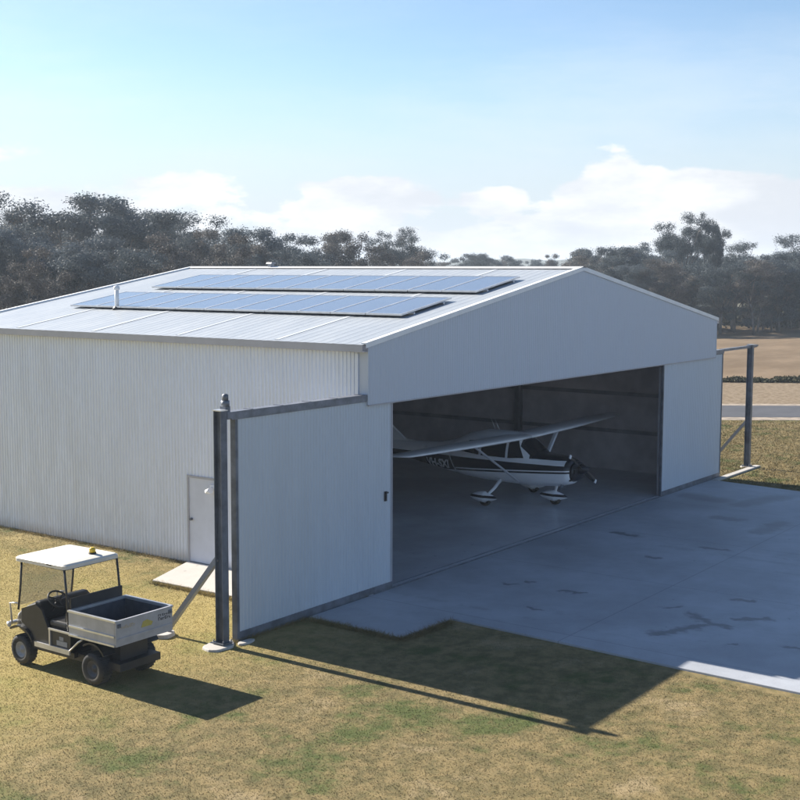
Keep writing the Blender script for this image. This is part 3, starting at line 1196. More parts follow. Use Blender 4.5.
for sg in (-1, 1):
    b = MB()
    secs = []
    for sx, y0, ch, z, th in ((0, 2.60, 1.34, 1.88, .115), (.55, 2.60, 1.34, 1.88, .115), (2.8, 2.60, 1.34, 1.92, .115), (5.4, 2.66, 1.05, 1.98, .105), (5.75, 2.70, .98, 1.98, .09), (5.93, 2.84, .85, 1.98, .06), (5.99, 3.0, .6, 1.97, .03)):
        secs.append(foil(y0, ch, AX + sg * sx, z, th))
    b.loft(secs)
    wg = b.build('wing', M['white_paint'], pl)
    b = MB()
    # strut: streamlined bar
    p0, p1 = Vector((AX + sg * .55, 2.72, .66)), Vector((AX + sg * 2.5, 3.12, 1.93))
    b.loft([[P + Vector(o_) for o_ in ((0, -.07, 0), (0, -.02, .022), (0, .07, 0), (0, -.02, -.022))] for P in (p0, p1)], smooth=False)
    b.build('strut', M['white_paint'], wg)
    b = MB()
    for x0, x1, c0, c1 in ((2.75, 2.765, 3.85, 4.22), (5.0, 5.012, 3.6, 3.95), (.72, .735, 3.8, 4.23)):
        b.box(AX + sg * x0 - .008, AX + sg * x0 + .008, c0, c1 - .03, 2.005 if x0 < 5 else 2.0, 2.012 if x0 < 5 else 2.01)
    # tailplane
    b = MB()
    b.loft([foil(8.0, .95, AX + sg * .02, 1.24, .09), foil(8.05, .88, AX + sg * .5, 1.24, .09), foil(8.28, .58, AX + sg * 1.68, 1.25, .08), foil(8.4, .35, AX + sg * 1.76, 1.25, .04)])
    tpn = b.build('tailplane', M['white_paint'], pl)
    b = MB()
    b.box(min(AX + sg * .3, AX + sg * 1.5), max(AX + sg * .3, AX + sg * 1.5), 8.52, 8.56, 1.285, 1.294)
    b.build('stripe', M['black_paint'], tpn)
# fin
b = MB()
prof = [(6.4, 1.40), (7.0, 1.47), (7.5, 1.84), (8.2, 2.55), (8.62, 2.62), (9.0, 2.62), (9.02, 2.5), (8.85, 1.36), (8.7, 1.2), (7.5, 1.3)]
b.loft([[(AX + o_ * .5, y, z) for y, z in prof] for o_ in (-.02,)] + [[(AX + o_, 7.95 + (y - 7.95) * q, 1.7 + (z - 1.7) * q) for y, z in prof] for o_, q in ((-.05, .94), (.05, .94), (.01, 1))], smooth=False)
fin = b.build('tail_fin', M['white_paint'], pl)
b = MB()
b.prism([(7.6, 1.50), (8.75, 1.46), (8.8, 1.56), (7.72, 1.60)], AX - .056, AX + .056, axis='x')
b.prism([(7.8, 1.68), (8.8, 1.64), (8.82, 1.68), (7.86, 1.73)], AX - .056, AX + .056, axis='x')
b.build('fin_stripe', M['black_paint'], fin)


# undercarriage
def gear(x, y, top, main):
    b = MB()
    if main:
        s_ = 1 if x > AX else -1
        b.tube([top, (x - s_ * .5, y, .42), (x - s_ * .07, y, .26)], [.055, .045, .032], 10)
    else:
        b.tube([top, (x, y, .3)], [.05, .032], 10)
    lg = b.build('gear_leg', M['white_paint'], pl)
    b = MB()
    rs = []
    for t in range(0, 17):
        q = t / 16
        yl_ = y - .42 + .92 * q
        r_ = math.sin(PI * min(1, q / .78) * .5 if q < .39 else PI * (.5 + .5 * (q - .39) / .61)) ** .7 if 0 < q < 1 else .02
        rs.append([(x + .125 * r_ * math.cos(a_), yl_, .245 + (.175 if math.sin(a_) > 0 else .155) * r_ * math.sin(a_)) for a_ in [2 * PI * k_ / 16 for k_ in range(16)]])
    b.loft(rs)
    mt = NT('wheel_fairing_paint')
    oc_ = mt.objc()
    s3 = mt.n('ShaderNodeSeparateXYZ')
    mt.l(oc_, s3.inputs[0])
    on = mt.math('MULTIPLY', mt.math('GREATER_THAN', s3.outputs[2], .235), mt.math('LESS_THAN', s3.outputs[2], .305))
    mt.color(mt.mix(on, (.86, .87, .89), (.015, .016, .022)))
    mt.b.inputs['Roughness'].default_value = .3
    fr = b.build('wheel_fairing', mt.mat, lg)
    b = MB()
    b.wheel((x, y - .02, .185), .18, .12, [(-.05, .1), (-.055, .16), (-.03, .18), (.03, .18), (.055, .16), (.05, .1), (-.05, .1)])
    b.build('tyre', M['tyre'], fr)


gear(9.80, 3.38, (AX - .45, 3.38, .62), True)
gear(12.52, 3.38, (AX + .45, 3.38, .62), True)
gear(11.17, 1.90, (AX + .0, 1.78, .66), False)
for x_, y_, dx_ in ((-.12, 3.6, -.02), (.12, 3.9, 0)):
    b = MB()
    b.tube([(AX + x_, y_, 1.95), (AX + x_ + dx_, y_ + .22, 2.40)], [.009, .004], 6)
    b.build('antenna', M['alu'], pl)
b = MB()
b.tube([(AX - .3, 1.45, .66), (AX - .3, 1.55, .52)], .04, 10)
b.build('exhaust', M['steel_post'], pl)
b = MB()
b.box(AX - .34, AX - .16, 1.19, 1.24, .78, .9)
b.build('landing_light', M['dark'], cw)

# registration letters on the starboard side
cu = bpy.data.curves.new('registration_text', 'FONT')
cu.body = 'VH-SXI'
cu.size = .30
cu.resolution_u = 3
cu.offset = .012
to = bpy.data.objects.new('registration_text', cu)
COL.objects.link(to)
bpy.context.view_layer.update()
me = bpy.data.meshes.new_from_object(to.evaluated_get(bpy.context.evaluated_depsgraph_get()))
import bmesh
bm = bmesh.new()
bm.from_mesh(me)
for k_ in range(1, 12):                       # slice the letters so that they follow the curved skin
    for co_, no_ in (((0, .02 * k_, 0), (0, 1, 0)), ((.09 * k_, 0, 0), (1, 0, 0))):
        bmesh.ops.bisect_plane(bm, geom=bm.verts[:] + bm.edges[:] + bm.faces[:], plane_co=co_, plane_no=no_)
bmesh.ops.triangulate(bm, faces=bm.faces[:])
bm.to_mesh(me)
bm.free()
xs = [v.co.x for v in me.vertices]
wid = max(xs) - min(xs)
y_l, y_r = 6.05, 5.18
for sgn in (-1, 1):
    b = MB()
    vs_ = []
    for v in me.vertices:
        t = (v.co.x - min(xs)) / wid
        y = y_l + (y_r - y_l) * t if sgn < 0 else y_r + (y_l - y_r) * t
        vs_.append(skin(y, .80 + v.co.y * 1.12, sgn, .012))
    b.add(vs_, [tuple(p_.vertices) for p_ in me.polygons])
    b.build('registration', M['reg'], fus)
bpy.data.objects.remove(to)
bpy.data.meshes.remove(me)

# ------------------------------------------------------------------ utility cart
UX = -6.34
ct = thing('utility_cart', (UX, 1.2, -.03), 'small black utility cart with white canopy and grey tipping bed parked on dry grass', 'utility cart')
XL, XR = -6.93, -5.75
b = MB()
b.box(XL + .16, XR - .16, -.25, 2.2, .24, .36)
b.box(XL + .08, XR - .08, .75, 2.0, .30, .38)
b.tube([(XL + .18, .25, .28), (XR - .18, .25, .28)], .05, 10)
b.tube([(XL + .18, 2.05, .28), (XR - .18, 2.05, .28)], .04, 10)
b.box(XL + .3, XR - .3, -.1, .6, .36, .70)
b.build('chassis', M['dark'], ct)
# front cowl (bonnet) : a sloped nose
b = MB()
secs = []
for y, z0, z1, hw in ((1.66, .36, 1.08, .53), (1.8, .36, 1.06, .54), (2.0, .42, .99, .53), (2.2, .46, .88, .48), (2.32, .5, .76, .42), (2.36, .54, .68, .38)):
    q = []
    for k_ in range(20):
        t = 2 * PI * k_ / 20
        c, s_ = math.cos(t), math.sin(t)
        q.append((UX + hw * math.copysign(abs(c) ** .5, c), y, (z0 + z1) / 2 + (z1 - z0) / 2 * math.copysign(abs(s_) ** .5, s_)))
    secs.append(q)
b.loft(secs)
bon = b.build('bonnet', M['dark'], ct)
for sg in (-1, 1):
    b = MB()
    b.tube([(UX + sg * .33, 2.29, .72), (UX + sg * .33, 2.345, .715)], [.065, .05], 14)
    b.build('headlight', M['head'], bon)
b = MB()
b.tube([(XL + .02, 2.33, .60), (XL + .06, 2.42, .60), (XR - .06, 2.42, .60), (XR - .02, 2.33, .60)], .035, 8)
b.tube([(XL + .1, 2.36, .6), (XL + .1, 2.40, .95), (XL + .1, 2.2, .98)], .016, 8)
b.tube([(XR - .1, 2.36, .6), (XR - .1, 2.40, .95), (XR - .1, 2.2, .98)], .016, 8)
b.build('bumper', M['silver'], ct)
# front mudguards and side skirts
for sg in (-1, 1):
    xo = UX + sg * .46
    b = MB()
    arc = []
    for k_ in range(9):
        t = math.radians(50 + 105 * k_ / 8)
        arc.append((2.06 + .38 * math.cos(t), .28 + .36 * math.sin(t)))
    r0 = [(xo - .13, y, z) for y, z in arc]
    r1 = [(xo + .13, y, z) for y, z in arc]
    r3 = [(xo + .13, 2.06 + (y - 2.06) * .93, .28 + (z - .28) * .93) for y, z in arc]
    r4 = [(xo - .13, 2.06 + (y - 2.06) * .93, .28 + (z - .28) * .93) for y, z in arc]
    b.loft([[r0[i], r1[i], r3[i], r4[i]] for i in range(9)], smooth=False)
    b.build('mudguard', M['dark'], ct)
    b = MB()
    arc = []
    for k_ in range(9):
        t = math.radians(55 + 90 * k_ / 8)
        arc.append((.25 + .36 * math.cos(t), .28 + .38 * math.sin(t)))
    b.loft([[(xo - .12, y, z), (xo + .13, y, z), (xo + .13, .25 + (y - .25) * .92, .28 + (z - .28) * .92), (xo - .12, .25 + (y - .25) * .92, .28 + (z - .28) * .92)] for y, z in arc], smooth=False)
    b.build('mudguard', M['dark'], ct)
    b = MB()
    xs_ = UX + sg * .57
    b.box(xs_ - .015, xs_ + .015, .78, 1.66, .36, .44)
    b.box(xs_ - .012, xs_ + .012, .78, 1.30, .70, .73)
    b.box(xs_ - .012, xs_ + .012, 1.26, 1.29, .44, .70)
    b.tube([(xs_, .80, .42), (xs_ - sg * .02, .60, .60), (xs_ - sg * .02, .50, .66)], .018, 8)
    b.build('side_rail', M['silver'], ct)
    b = MB()
    b.box(UX + sg * .545 - .01, UX + sg * .545 + .01, .78, 1.26, .44, .70)
    pnl = b.build('side_panel', M['dark'], ct)
    b = MB()
    b.box(UX + sg * .558 - .003, UX + sg * .558 + .003, .86, 1.12, .47, .55)
    b.box(UX + sg * .558 - .003, UX + sg * .558 + .003, .95, 1.05, .56, .62)
    b.build('maker_plate', M['plate'], pnl)
    b = MB()
    b.prism([(1.30, .40), (1.72, .40), (1.80, .60), (2.02, .70), (2.02, .93), (1.66, 1.06), (1.50, .98), (1.30, .62)], UX + sg * .53 - .02, UX + sg * .53 + .02, axis='x')
    b.build('cowl_side', M['dark'], ct)
# seats
b = MB()
b.box(XL + .07, XR - .07, .86, 1.28, .40, .74)
b.build('seat_box', M['dark'], ct)
for sg in (-1, 1):
    b = MB()
    b.box(UX + sg * .28 - .24, UX + sg * .28 + .24, .90, 1.34, .74, .85)
    b.build('seat', M['seat'], ct, bevel=.035)
    b = MB()
    b.loft([[(UX + sg * .28 - .24, y - .06, z), (UX + sg * .28 + .24, y - .06, z), (UX + sg * .28 + .24, y + .05, z), (UX + sg * .28 - .24, y + .05, z)] for y, z in ((.93, .86), (.88, 1.05), (.84, 1.22))], smooth=False)
    b.build('seat_back', M['seat'], ct, bevel=.03)
b = MB()
b.box(XL + .05, XR - .05, .765, .80, .75, 1.29)
b.build('cab_rear_panel', M['dark'], ct)
# dashboard + steering
b = MB()
b.box(XL + .08, XR - .08, 1.58, 1.72, .78, 1.10)
b.build('dashboard', M['dark'], ct, bevel=.03)
c0 = Vector((UX - .26, 1.42, 1.12))
ax = Vector((0, -.62, .78)).normalized()
e1 = Vector((1, 0, 0))
e2 = ax.cross(e1)
b = MB()
b.tube([c0 + (e1 * math.cos(t) + e2 * math.sin(t)) * .18 for t in [2 * PI * i / 24 for i in range(25)]], .017, 8, caps=False)
for t in (.5, 2.6, 4.7):
    b.tube([c0, c0 + (e1 * math.cos(t) + e2 * math.sin(t)) * .18], .014, 6)
b.tube([c0 + ax * .01, c0 - ax * .04], .05, 12)
stw = b.build('steering_wheel', M['dark'], ct)
b = MB()
b.tube([c0 - ax * .03, c0 - ax * .42], .022, 8)
b.tube([c0 - ax * .1, c0 - ax * .08 + Vector((.22, 0, .06))], .010, 6)
b.build('column', M['dark'], stw)
# canopy frame
zc = 1.74
b = MB()
for x in (XL + .04, XR - .04):
    b.tube([(x, 2.10, .90), (x, 2.03, 1.3), (x, 1.98, zc)], .018, 8)
    b.tube([(x, .83, .75), (x, .85, 1.3), (x, .90, zc)], .019, 8)
    b.tube([(x, .90, zc), (x, 1.98, zc)], .015, 8)
b.tube([(XL + .04, 1.98, zc), (XR - .04, 1.98, zc)], .015, 8)
b.tube([(XL + .04, .90, zc), (XR - .04, .90, zc)], .015, 8)
b.build('canopy_frame', M['dark'], ct)
b = MB()
b.loft([[(XL + .06, 2.075 - .095 * t, .98 + .72 * t), (XR - .06, 2.075 - .095 * t, .98 + .72 * t), (XR - .06, 2.069 - .095 * t, .98 + .72 * t), (XL + .06, 2.069 - .095 * t, .98 + .72 * t)] for t in (0, 1)], smooth=False)
b.build('windscreen', M['clear'], ct)
b = MB()
secs = []
for z, gx in ((1.745, 0), (1.80, .0), (1.825, -.03), (1.84, -.12)):
    x0, x1, y0, y1 = XL + .01 - gx * 1, XR - .01 + gx, .86 - gx, 2.14 + gx
    q = []
    rr_ = .07
    for cx_, cy_, a0 in ((x1 - rr_, y1 - rr_, 0), (x0 + rr_, y1 - rr_, 90), (x0 + rr_, y0 + rr_, 180), (x1 - rr_, y0 + rr_, 270)):
        for k_ in range(5):
            t = math.radians(a0 + 22.5 * k_)
            q.append((cx_ + rr_ * math.cos(t), cy_ + rr_ * math.sin(t), z - .025 * max(0, (cy_ - 1.5))))
    secs.append(q)
b.loft(secs, smooth=False)
can = b.build('canopy', M['canopy'], ct)
b = MB()
b.box(XL + .006, XL + .0095, 1.18, 1.30, 1.775, 1.795)
b.build('badge', M['black_decal'], can)
b = MB()
b.tube([(-6.12, 1.12, 1.838), (-6.12, 1.12, 1.865)], .065, 14)
bs = b.build('beacon_base', M['dark'], can)
b = MB()
b.tube([(-6.12, 1.12, 1.865), (-6.12, 1.12, 1.93), (-6.12, 1.12, 1.95)], [.055, .052, .03], 14)
b.build('beacon', M['amber'], can)
# bed
b = MB()
y0, y1, z0, z1, t_ = -.36, .76, .70, 1.09, .03
b.box(XL - .01, XL - .01 + t_, y0 + t_, y1, z0, z1)
b.box(XR - t_ + .01, XR + .01, y0 + t_, y1, z0, z1)
b.box(XL - .01 + t_, XR + .01 - t_, y1 - t_, y1, z0, z1)
b.box(XL - .01 + t_, XR + .01 - t_, y0 + t_, y1 - t_, z0, z0 + .03, 1)
for x0, x1 in ((XL - .006 + t_, XL - .002 + t_), (XR + .002 - t_, XR + .006 - t_)):
    b.box(x0, x1, y0 + t_ + .005, y1 - t_ - .005, z0 + .032, z1 - .02, 1)
b.box(XL + t_, XR - t_, y1 - t_ - .006, y1 - t_ - .002, z0 + .032, z1 - .02, 1)
bed = b.build('cargo_bed', [M['bed_grey'], M['bed_inner']], ct)
b = MB()
for x0, x1 in ((XL - .03, XL + .028), (XR - .028, XR + .03)):
    b.box(x0, x1, y0 + .0, y1 + .005, z1, z1 + .028)
    xa_, xb_ = (x0 + .002, XL - .012) if x0 < UX else (XR + .012, x1 - .002)
    b.box(xa_, xb_, y0 + .03, y1 - .01, .845, .875)
    b.box(xa_, xb_, y0 + .03, y1 - .01, z0 - .0, z0 + .03)
b.box(XL + .028, XR - .028, y1 - .035, y1 + .005, z1, z1 + .028)
b.build('bed_rim', M['alu'], bed)
b = MB()
b.box(XL - .01, XR + .01, y0, y0 + t_ - .003, z0 + .0, z1)
b.box(XL - .012, XR + .012, y0 - .008, y0 + t_ + .002, z1 + .001, z1 + .024)
b.box(XL + .02, XR - .02, y0 - .012, y0 - .001, .80, .83)
tg = b.build('tailgate', M['bed_grey'], bed, bevel=.003)
rr = random.Random(3)


def lettering(x0, x1, z0_, z1_, mat, name, n):
    b = MB()
    x = x0
    cw_ = (x1 - x0) / n
    for i in range(n):
        w_ = cw_ * rr.uniform(.55, .8)
        zz0, zz1 = z0_, z1_ - rr.choice((0, 0, .3)) * (z1_ - z0_)
        b.box(x, x + w_ * .35, y0 - .004, y0 - .0005, zz0, zz1)
        if rr.random() < .8: b.box(x + w_ * .35, x + w_, y0 - .004, y0 - .0005, zz1 - (z1_ - z0_) * .25, zz1)
        if rr.random() < .6: b.box(x + w_ * .35, x + w_, y0 - .004, y0 - .0005, zz0, zz0 + (z1_ - z0_) * .25)
        x += cw_
    b.build(name, mat, tg)


for x in (XL + .05, XR - .05):
    b = MB()
    b.box(x - .03, x + .03, y0 - .022, y0 - .0005, 1.0, 1.06)
    b.tube([(x, y0 - .022, 1.03), (x, y0 - .04, 1.03)], .014, 8)
    b.build('latch', M['steel_post'], tg)
lettering(XL + .10, XL + .40, .97, 1.02, M['tan'], 'lettering', 7)
lettering(XR - .30, XR - .02, .93, .98, M['black_decal'], 'lettering', 6)
lettering(XR - .30, XR - .04, .995, 1.03, M['black_decal'], 'lettering', 6)
b = MB()
b.prism([(UX - .08, .90), (UX + .14, .90), (UX + .17, .95), (UX + .05, 1.01), (UX - .04, .99)], y0 - .004, y0 - .0005, axis='y')
dc = b.build('decal', M['yellow'], tg)
# wheels
add_dirt(M['dark'], (.10, .085, .06), .5, .3)
add_dirt(M['tyre'], (.09, .075, .05), .35, .5)
add_dirt(M['bed_grey'], (.30, .26, .20), .95, .35)
for x, y, s_, rad, wd in ((XL + .11, 2.06, -1, .25, .20), (XR - .11, 2.06, 1, .25, .20), (XL + .12, .25, -1, .26, .24), (XR - .12, .25, 1, .26, .24)):
    b = MB()
    h = wd / 2
    zc_ = rad - .03
    b.wheel((x, y, zc_), rad, wd, [(-h * .7, .13), (-h, .16), (-h, rad * .86), (-h * .75, rad * .97), (-h * .4, rad), (h * .4, rad), (h * .75, rad * .97), (h, rad * .86), (h, .16), (h * .7, .13)])
    nT = 26
    for i in range(nT):
        a_ = 2 * PI * i / nT
        cc_ = Vector((x, y + math.cos(a_) * rad, zc_ + math.sin(a_) * rad))
        rdir = Vector((0, math.cos(a_), math.sin(a_)))
        b.bar(cc_ + Vector((-h * .75, 0, 0)) - rdir * .006, cc_ + Vector((h * .75, 0, 0)) - rdir * .006, .022, .022, up=rdir)
    wh = b.build('wheel', M['tyre'], ct)
    b = MB()
    xx = x + s_ * h * .55
    b.wheel((x, y, zc_), rad, wd, [(s_ * h * .75, .138), (s_ * h * .8, .125), (s_ * h * .45, .105), (s_ * h * .4, .05), (s_ * h * .62, .04), (s_ * h * .66, .0)])
    b.build('rim', M['rim'] if y < 1 else M['plate'], wh)
# ------------------------------------------------------------------ trees
VAR = {}


def leaves(b, c, rx, rz_, n, size, rr):
    for _ in range(n):
        while True:
            p = Vector((rr.uniform(-1, 1), rr.uniform(-1, 1), rr.uniform(-1, 1)))
            if p.length < 1: break
        p *= .62 + .55 * rr.random() ** 2
        q = Vector((c[0] + p.x * rx, c[1] + p.y * rx, c[2] + p.z * rz_))
        n1 = (Vector((rr.gauss(0, 1), rr.gauss(0, 1), rr.gauss(0, 1))).normalized() + p.normalized() * .9 + Vector((0, 0, .25))).normalized()
        t1 = n1.orthogonal().normalized()
        t1 = (Matrix.Rotation(rr.uniform(0, 6.28), 3, n1) @ t1)
        t2 = n1.cross(t1)
        s_ = size * rr.uniform(.6, 1.35)
        b.v += [tuple(q + t1 * s_ * .5), tuple(q + t2 * s_ * .3), tuple(q - t1 * s_ * .5), tuple(q - t2 * s_ * .3)]
        o_ = len(b.v) - 4
        b.f.append((o_, o_ + 1, o_ + 2, o_ + 3))
        b.m.append(0)
        b.sm.append(False)


def tree_proto(key, H, spread, base, nlimb, nclump, cl_r, nleaf, size, leaf, seed, flat=.62, low=0.0, name='gum_tree', trunk=.16):
    rr = random.Random(seed)
    root = bpy.data.objects.new(name, None)
    COL.objects.link(root)
    LOC[root.name] = Vector()
    t = MB()
    cr = MB()
    lean = Vector((rr.uniform(-.08, .08), rr.uniform(-.08, .08), 0)) * H
    fork = H * base
    pts = [Vector((0, 0, -.15)), Vector((lean.x * .2, lean.y * .2, fork * .5)), Vector((lean.x * .5, lean.y * .5, fork))]
    t.tube(pts, [trunk * 1.25, trunk, trunk * .8], 7)
    tips = []
    for i in range(nlimb):
        a_ = 2 * PI * (i + rr.uniform(-.3, .3)) / nlimb
        hh = H * rr.uniform(.62, .97)
        rad = spread * rr.uniform(.45, .9)
        e = Vector((lean.x + rad * math.cos(a_), lean.y + rad * math.sin(a_), hh))
        s0 = pts[1].lerp(pts[2], rr.uniform(.5, 1))
        mid = s0.lerp(e, .5) + Vector((rr.uniform(-.3, .3), rr.uniform(-.3, .3), rr.uniform(-.1, .5)))
        t.tube([s0, mid, e], [trunk * .55, trunk * .35, trunk * .12], 6)
        tips.append((mid, e))
        for j in range(2):
            k_ = rr.uniform(.4, .9)
            s1 = mid.lerp(e, k_)
            e2_ = s1 + Vector((rr.uniform(-1, 1), rr.uniform(-1, 1), rr.uniform(.1, .7))) * spread * .4
            t.tube([s1, e2_], [trunk * .22, trunk * .07], 5)
            tips.append((s1, e2_))
    for i in range(nclump):
        if i < len(tips):
            c = tips[i][1]
        elif rr.random() < low:
            a_ = rr.uniform(0, 6.28)
            q = spread * rr.uniform(.2, .85)
            c = Vector((q * math.cos(a_), q * math.sin(a_), H * rr.uniform(.14, .6)))
        else:
            m_, e = rr.choice(tips)
            c = m_.lerp(e, rr.uniform(.4, 1.1)) + Vector((rr.gauss(0, .25), rr.gauss(0, .25), rr.gauss(0, .14))) * spread
        r_ = cl_r * rr.uniform(.6, 1.3)
        z = min(c.z, H - r_ * flat * .6)
        leaves(cr, (c.x, c.y, z), r_, r_ * flat, int(5 * nleaf * (r_ / cl_r) ** 2), size * .40, rr)
    t.build('trunk', M['bark'], root)
    cr.build('crown', leaf, root, fixn=False)
    VAR[key] = [root, H, False]


LF, LB = M['leaf'], M['leaf_brown']
tree_proto('dense', 10, 3.6, .28, 8, 58, 1.0, 140, .34, LF, 11, low=.45)
tree_proto('brown', 10, 3.8, .25, 8, 58, 1.0, 140, .34, LB, 12, low=.5)
tree_proto('open', 12, 3.8, .42, 7, 44, 1.05, 105, .34, LF, 13, flat=.78, low=.15)
tree_proto('tall', 13, 3.7, .46, 10, 92, 1.0, 105, .32, LF, 34, flat=.68, low=.0, trunk=.2)
tree_proto('thin', 9, 2.4, .42, 5, 26, .95, 95, .34, LB, 15, low=.25, trunk=.12)
tree_proto('wide', 9, 4.6, .30, 8, 64, 1.2, 105, .36, LF, 16, flat=.5, low=.3)
tree_proto('spire', 9, 2.0, .25, 5, 44, .75, 95, .30, LB, 17, flat=.9, low=.5, trunk=.13)


def plant(key, u, depth, height, label, group, rot=None, wide=1.0, cat='tree'):
    root, H, used = VAR[key]
    s_ = height / H
    if not used:
        o = root
        VAR[key][2] = True
    else:
        o = root.copy()
        COL.objects.link(o)
        for ch in root.children:
            c = ch.copy()
            COL.objects.link(c)
            c.parent = o
    P = at(u, depth, -.03)
    o.location = P
    o.scale = (s_ * wide, s_ * wide, s_)
    o.rotation_euler = (0, 0, random.uniform(0, 6.28) if rot is None else rot)
    tag(o, label, cat, group)
    return o


def hgt(vtop, depth): return CH + (271.8 - vtop) / F * depth


GL = 'gum trees behind the left of the hangar'
GM = 'gum trees showing over the hangar roof'
GR = 'gum trees in the belt beyond the paddock'
# left group, one by one: (kind, column, top row, distance, width, label)
for kx, u, vt, dp, wd, lab in (
        ('open', -22, 182, 92, 1.1, 'tallest dark gum tree at the far left edge, half out of frame'),
        ('open', 16, 212, 112, .9, 'thin gum tree with sky showing through, between the left edge and the big domed tree'),
        ('brown', 52, 210, 98, 1.05, 'brownish bushy gum tree rising behind the left end of the hangar roof'),
        ('dense', 92, 197, 112, 1.35, 'broad domed gum tree, highest crown behind the left part of the roof'),
        ('dense', 128, 210, 108, 1.1, 'dense grey green gum tree right of the broad domed one'),
        ('open', 158, 214, 118, 1.0, 'loose crowned gum tree with bright gaps above the flue pipe'),
        ('open', 200, 207, 122, 1.25, 'flat topped spreading gum tree with sky gaps, left of the ridge end'),
        ('brown', 236, 226, 108, 1.0, 'brown tinged round gum tree just above the back end of the ridge'),
        ('dense', 268, 226, 114, 1.05, 'round dense gum tree behind the small ridge vent'),
        ('wide', 300, 244, 124, .7, 'low dark gum tree sloping down to the gap right of the ridge vent')):
    plant(kx, u, dp, hgt(vt + 5, dp), lab, GL, wide=wd)
for i, (kx, u, vt, dp) in enumerate((('dense', 4, 232, 88), ('brown', 34, 250, 80), ('dense', 70, 240, 86), ('wide', 112, 250, 84), ('brown', 146, 236, 92), ('thin', 180, 244, 90),
                                     ('brown', 212, 236, 94), ('spire', 250, 246, 98), ('wide', 285, 250, 98), ('dense', -30, 236, 86),
                                     ('open', 24, 222, 128), ('dense', 64, 218, 132), ('open', 132, 220, 134), ('dense', 170, 232, 132), ('wide', 225, 236, 136), ('dense', -8, 226, 122))):
    plant(kx, u, dp, hgt(vt, dp), 'lower dark gum tree filling in the thick wood behind the left of the roof', GL, wide=.92)
# middle, seen over the ridge
for kx, u, vt, dp, wd, lab in (
        ('spire', 336, 234, 128, 1.2, 'pointed brownish tree, left of the small pair over the middle of the ridge'),
        ('spire', 357, 232, 132, 1.25, 'pointed brownish tree, right of the small pair over the middle of the ridge'),
        ('thin', 374, 246, 126, .9, 'short thin tree tucked between the pointed pair and the umbrella shaped gum'),
        ('tall', 402, 228, 140, .95, 'umbrella shaped gum with bright sky gaps, standing over the middle of the ridge'),
        ('thin', 418, 252, 130, .9, 'low scraggy tree under the right side of the umbrella shaped gum'),
        ('thin', 446, 262, 230, 1.4, 'faint distant tree just right of the umbrella shaped gum'),
        ('dense', 470, 256, 230, .95, 'small distant dark tree, left one of the cluster above the solar panels'),
        ('dense', 488, 254, 220, 1.1, 'small distant dark tree, right one of the cluster above the solar panels'),
        ('wide', 524, 260, 230, .8, 'very low distant round tree just left of the roof apex'),
        ('wide', 432, 262, 240, .8, 'low distant dark tree hiding the foot of the pale hill, left of the small cluster'),
        ('thin', 508, 259, 240, 1.2, 'small faint distant tree between the small cluster and the very low round tree'),
        ('wide', 541, 259, 236, .7, 'small distant dark tree just left of the one directly above the roof apex'),
        ('brown', 556, 254, 220, .9, 'distant brown tree directly above the roof apex')):
    plant(kx, u, dp, hgt(vt, dp), lab, GM, wide=wd)
# right belt
for kx, u, vt, dp, wd, lab in (
        ('tall', 681, 213, 150, .86, 'very tall gum with an open layered crown standing above the right hand belt'),
        ('dense', 708, 224, 152, .42, 'dark narrow gum touching the right side of the very tall gum'),
        ('open', 740, 240, 156, 1.1, 'pale loose crowned gum right of the very tall one'),
        ('brown', 606, 249, 150, 1.1, 'brownish gum just right of the roof apex'),
        ('dense', 636, 247, 146, 1.15, 'rounded grey gum above the right slope of the roof'),
        ('open', 800, 232, 150, 1.15, 'tall gum at the right edge of the picture'),
        ('dense', 776, 252, 140, 1.2, 'bushy dark gum next to the tall one at the right edge'),
        ('brown', 664, 262, 136, 1.15, 'brown leaved gum at the front of the belt above the right roof slope'),
        ('wide', 718, 262, 136, 1.1, 'spreading dark gum at the front of the belt, over the end of the roof')):
    plant(kx, u, dp, hgt(vt, dp), lab, GR, wide=wd)
rr = random.Random(21)
for i in range(44):
    u = 575 + 250 * ((i * .618) % 1)
    dp = rr.uniform(132, 176)
    vt = rr.uniform(252, 276) if dp < 150 else rr.uniform(246, 262)
    kx = rr.choice(('dense', 'brown', 'open', 'thin', 'thin', 'wide', 'dense'))
    if dp < 140: kx = rr.choice(('thin', 'open', 'thin', 'brown'))
    plant(kx, u, dp, hgt(vt, dp), 'slender dark gum tree among many in the belt beyond the tan paddock', GR, wide=rr.uniform(.95, 1.25))
for key, (root, H, used) in VAR.items():
    if not used:
        for ch in list(root.children): bpy.data.objects.remove(ch)
        bpy.data.objects.remove(root)

# low dark scrub along the drain across the paddock, and understorey of the belt
rr = random.Random(5)
b = MB()
for i in range(2600):
    u = rr.uniform(700, 1000)
    dp = 76 + rr.gauss(0, .35)
    thick = (.2 + .14 * math.sin(u * .19) * math.sin(u * .071)) if u < 775 else .34
    P = at(u, dp)
    leaves(b, (P.x, P.y, thick * .4), .28, thick * .5, 5, .16, rr)
tag(b.build('scrub', M['scrub'], fixn=False), kind='stuff')
b = MB()
for i in range(1500):
    u = rr.uniform(560, 900)
    dp = rr.uniform(146, 185)
    P = at(u, dp)
    leaves(b, (P.x, P.y, .9), 1.1, 1.0, 9, .5, rr)
tag(b.build('undergrowth', M['scrub'], fixn=False), kind='stuff')

# ------------------------------------------------------------------ grass blades
import numpy as np
rng = np.random.default_rng(4)


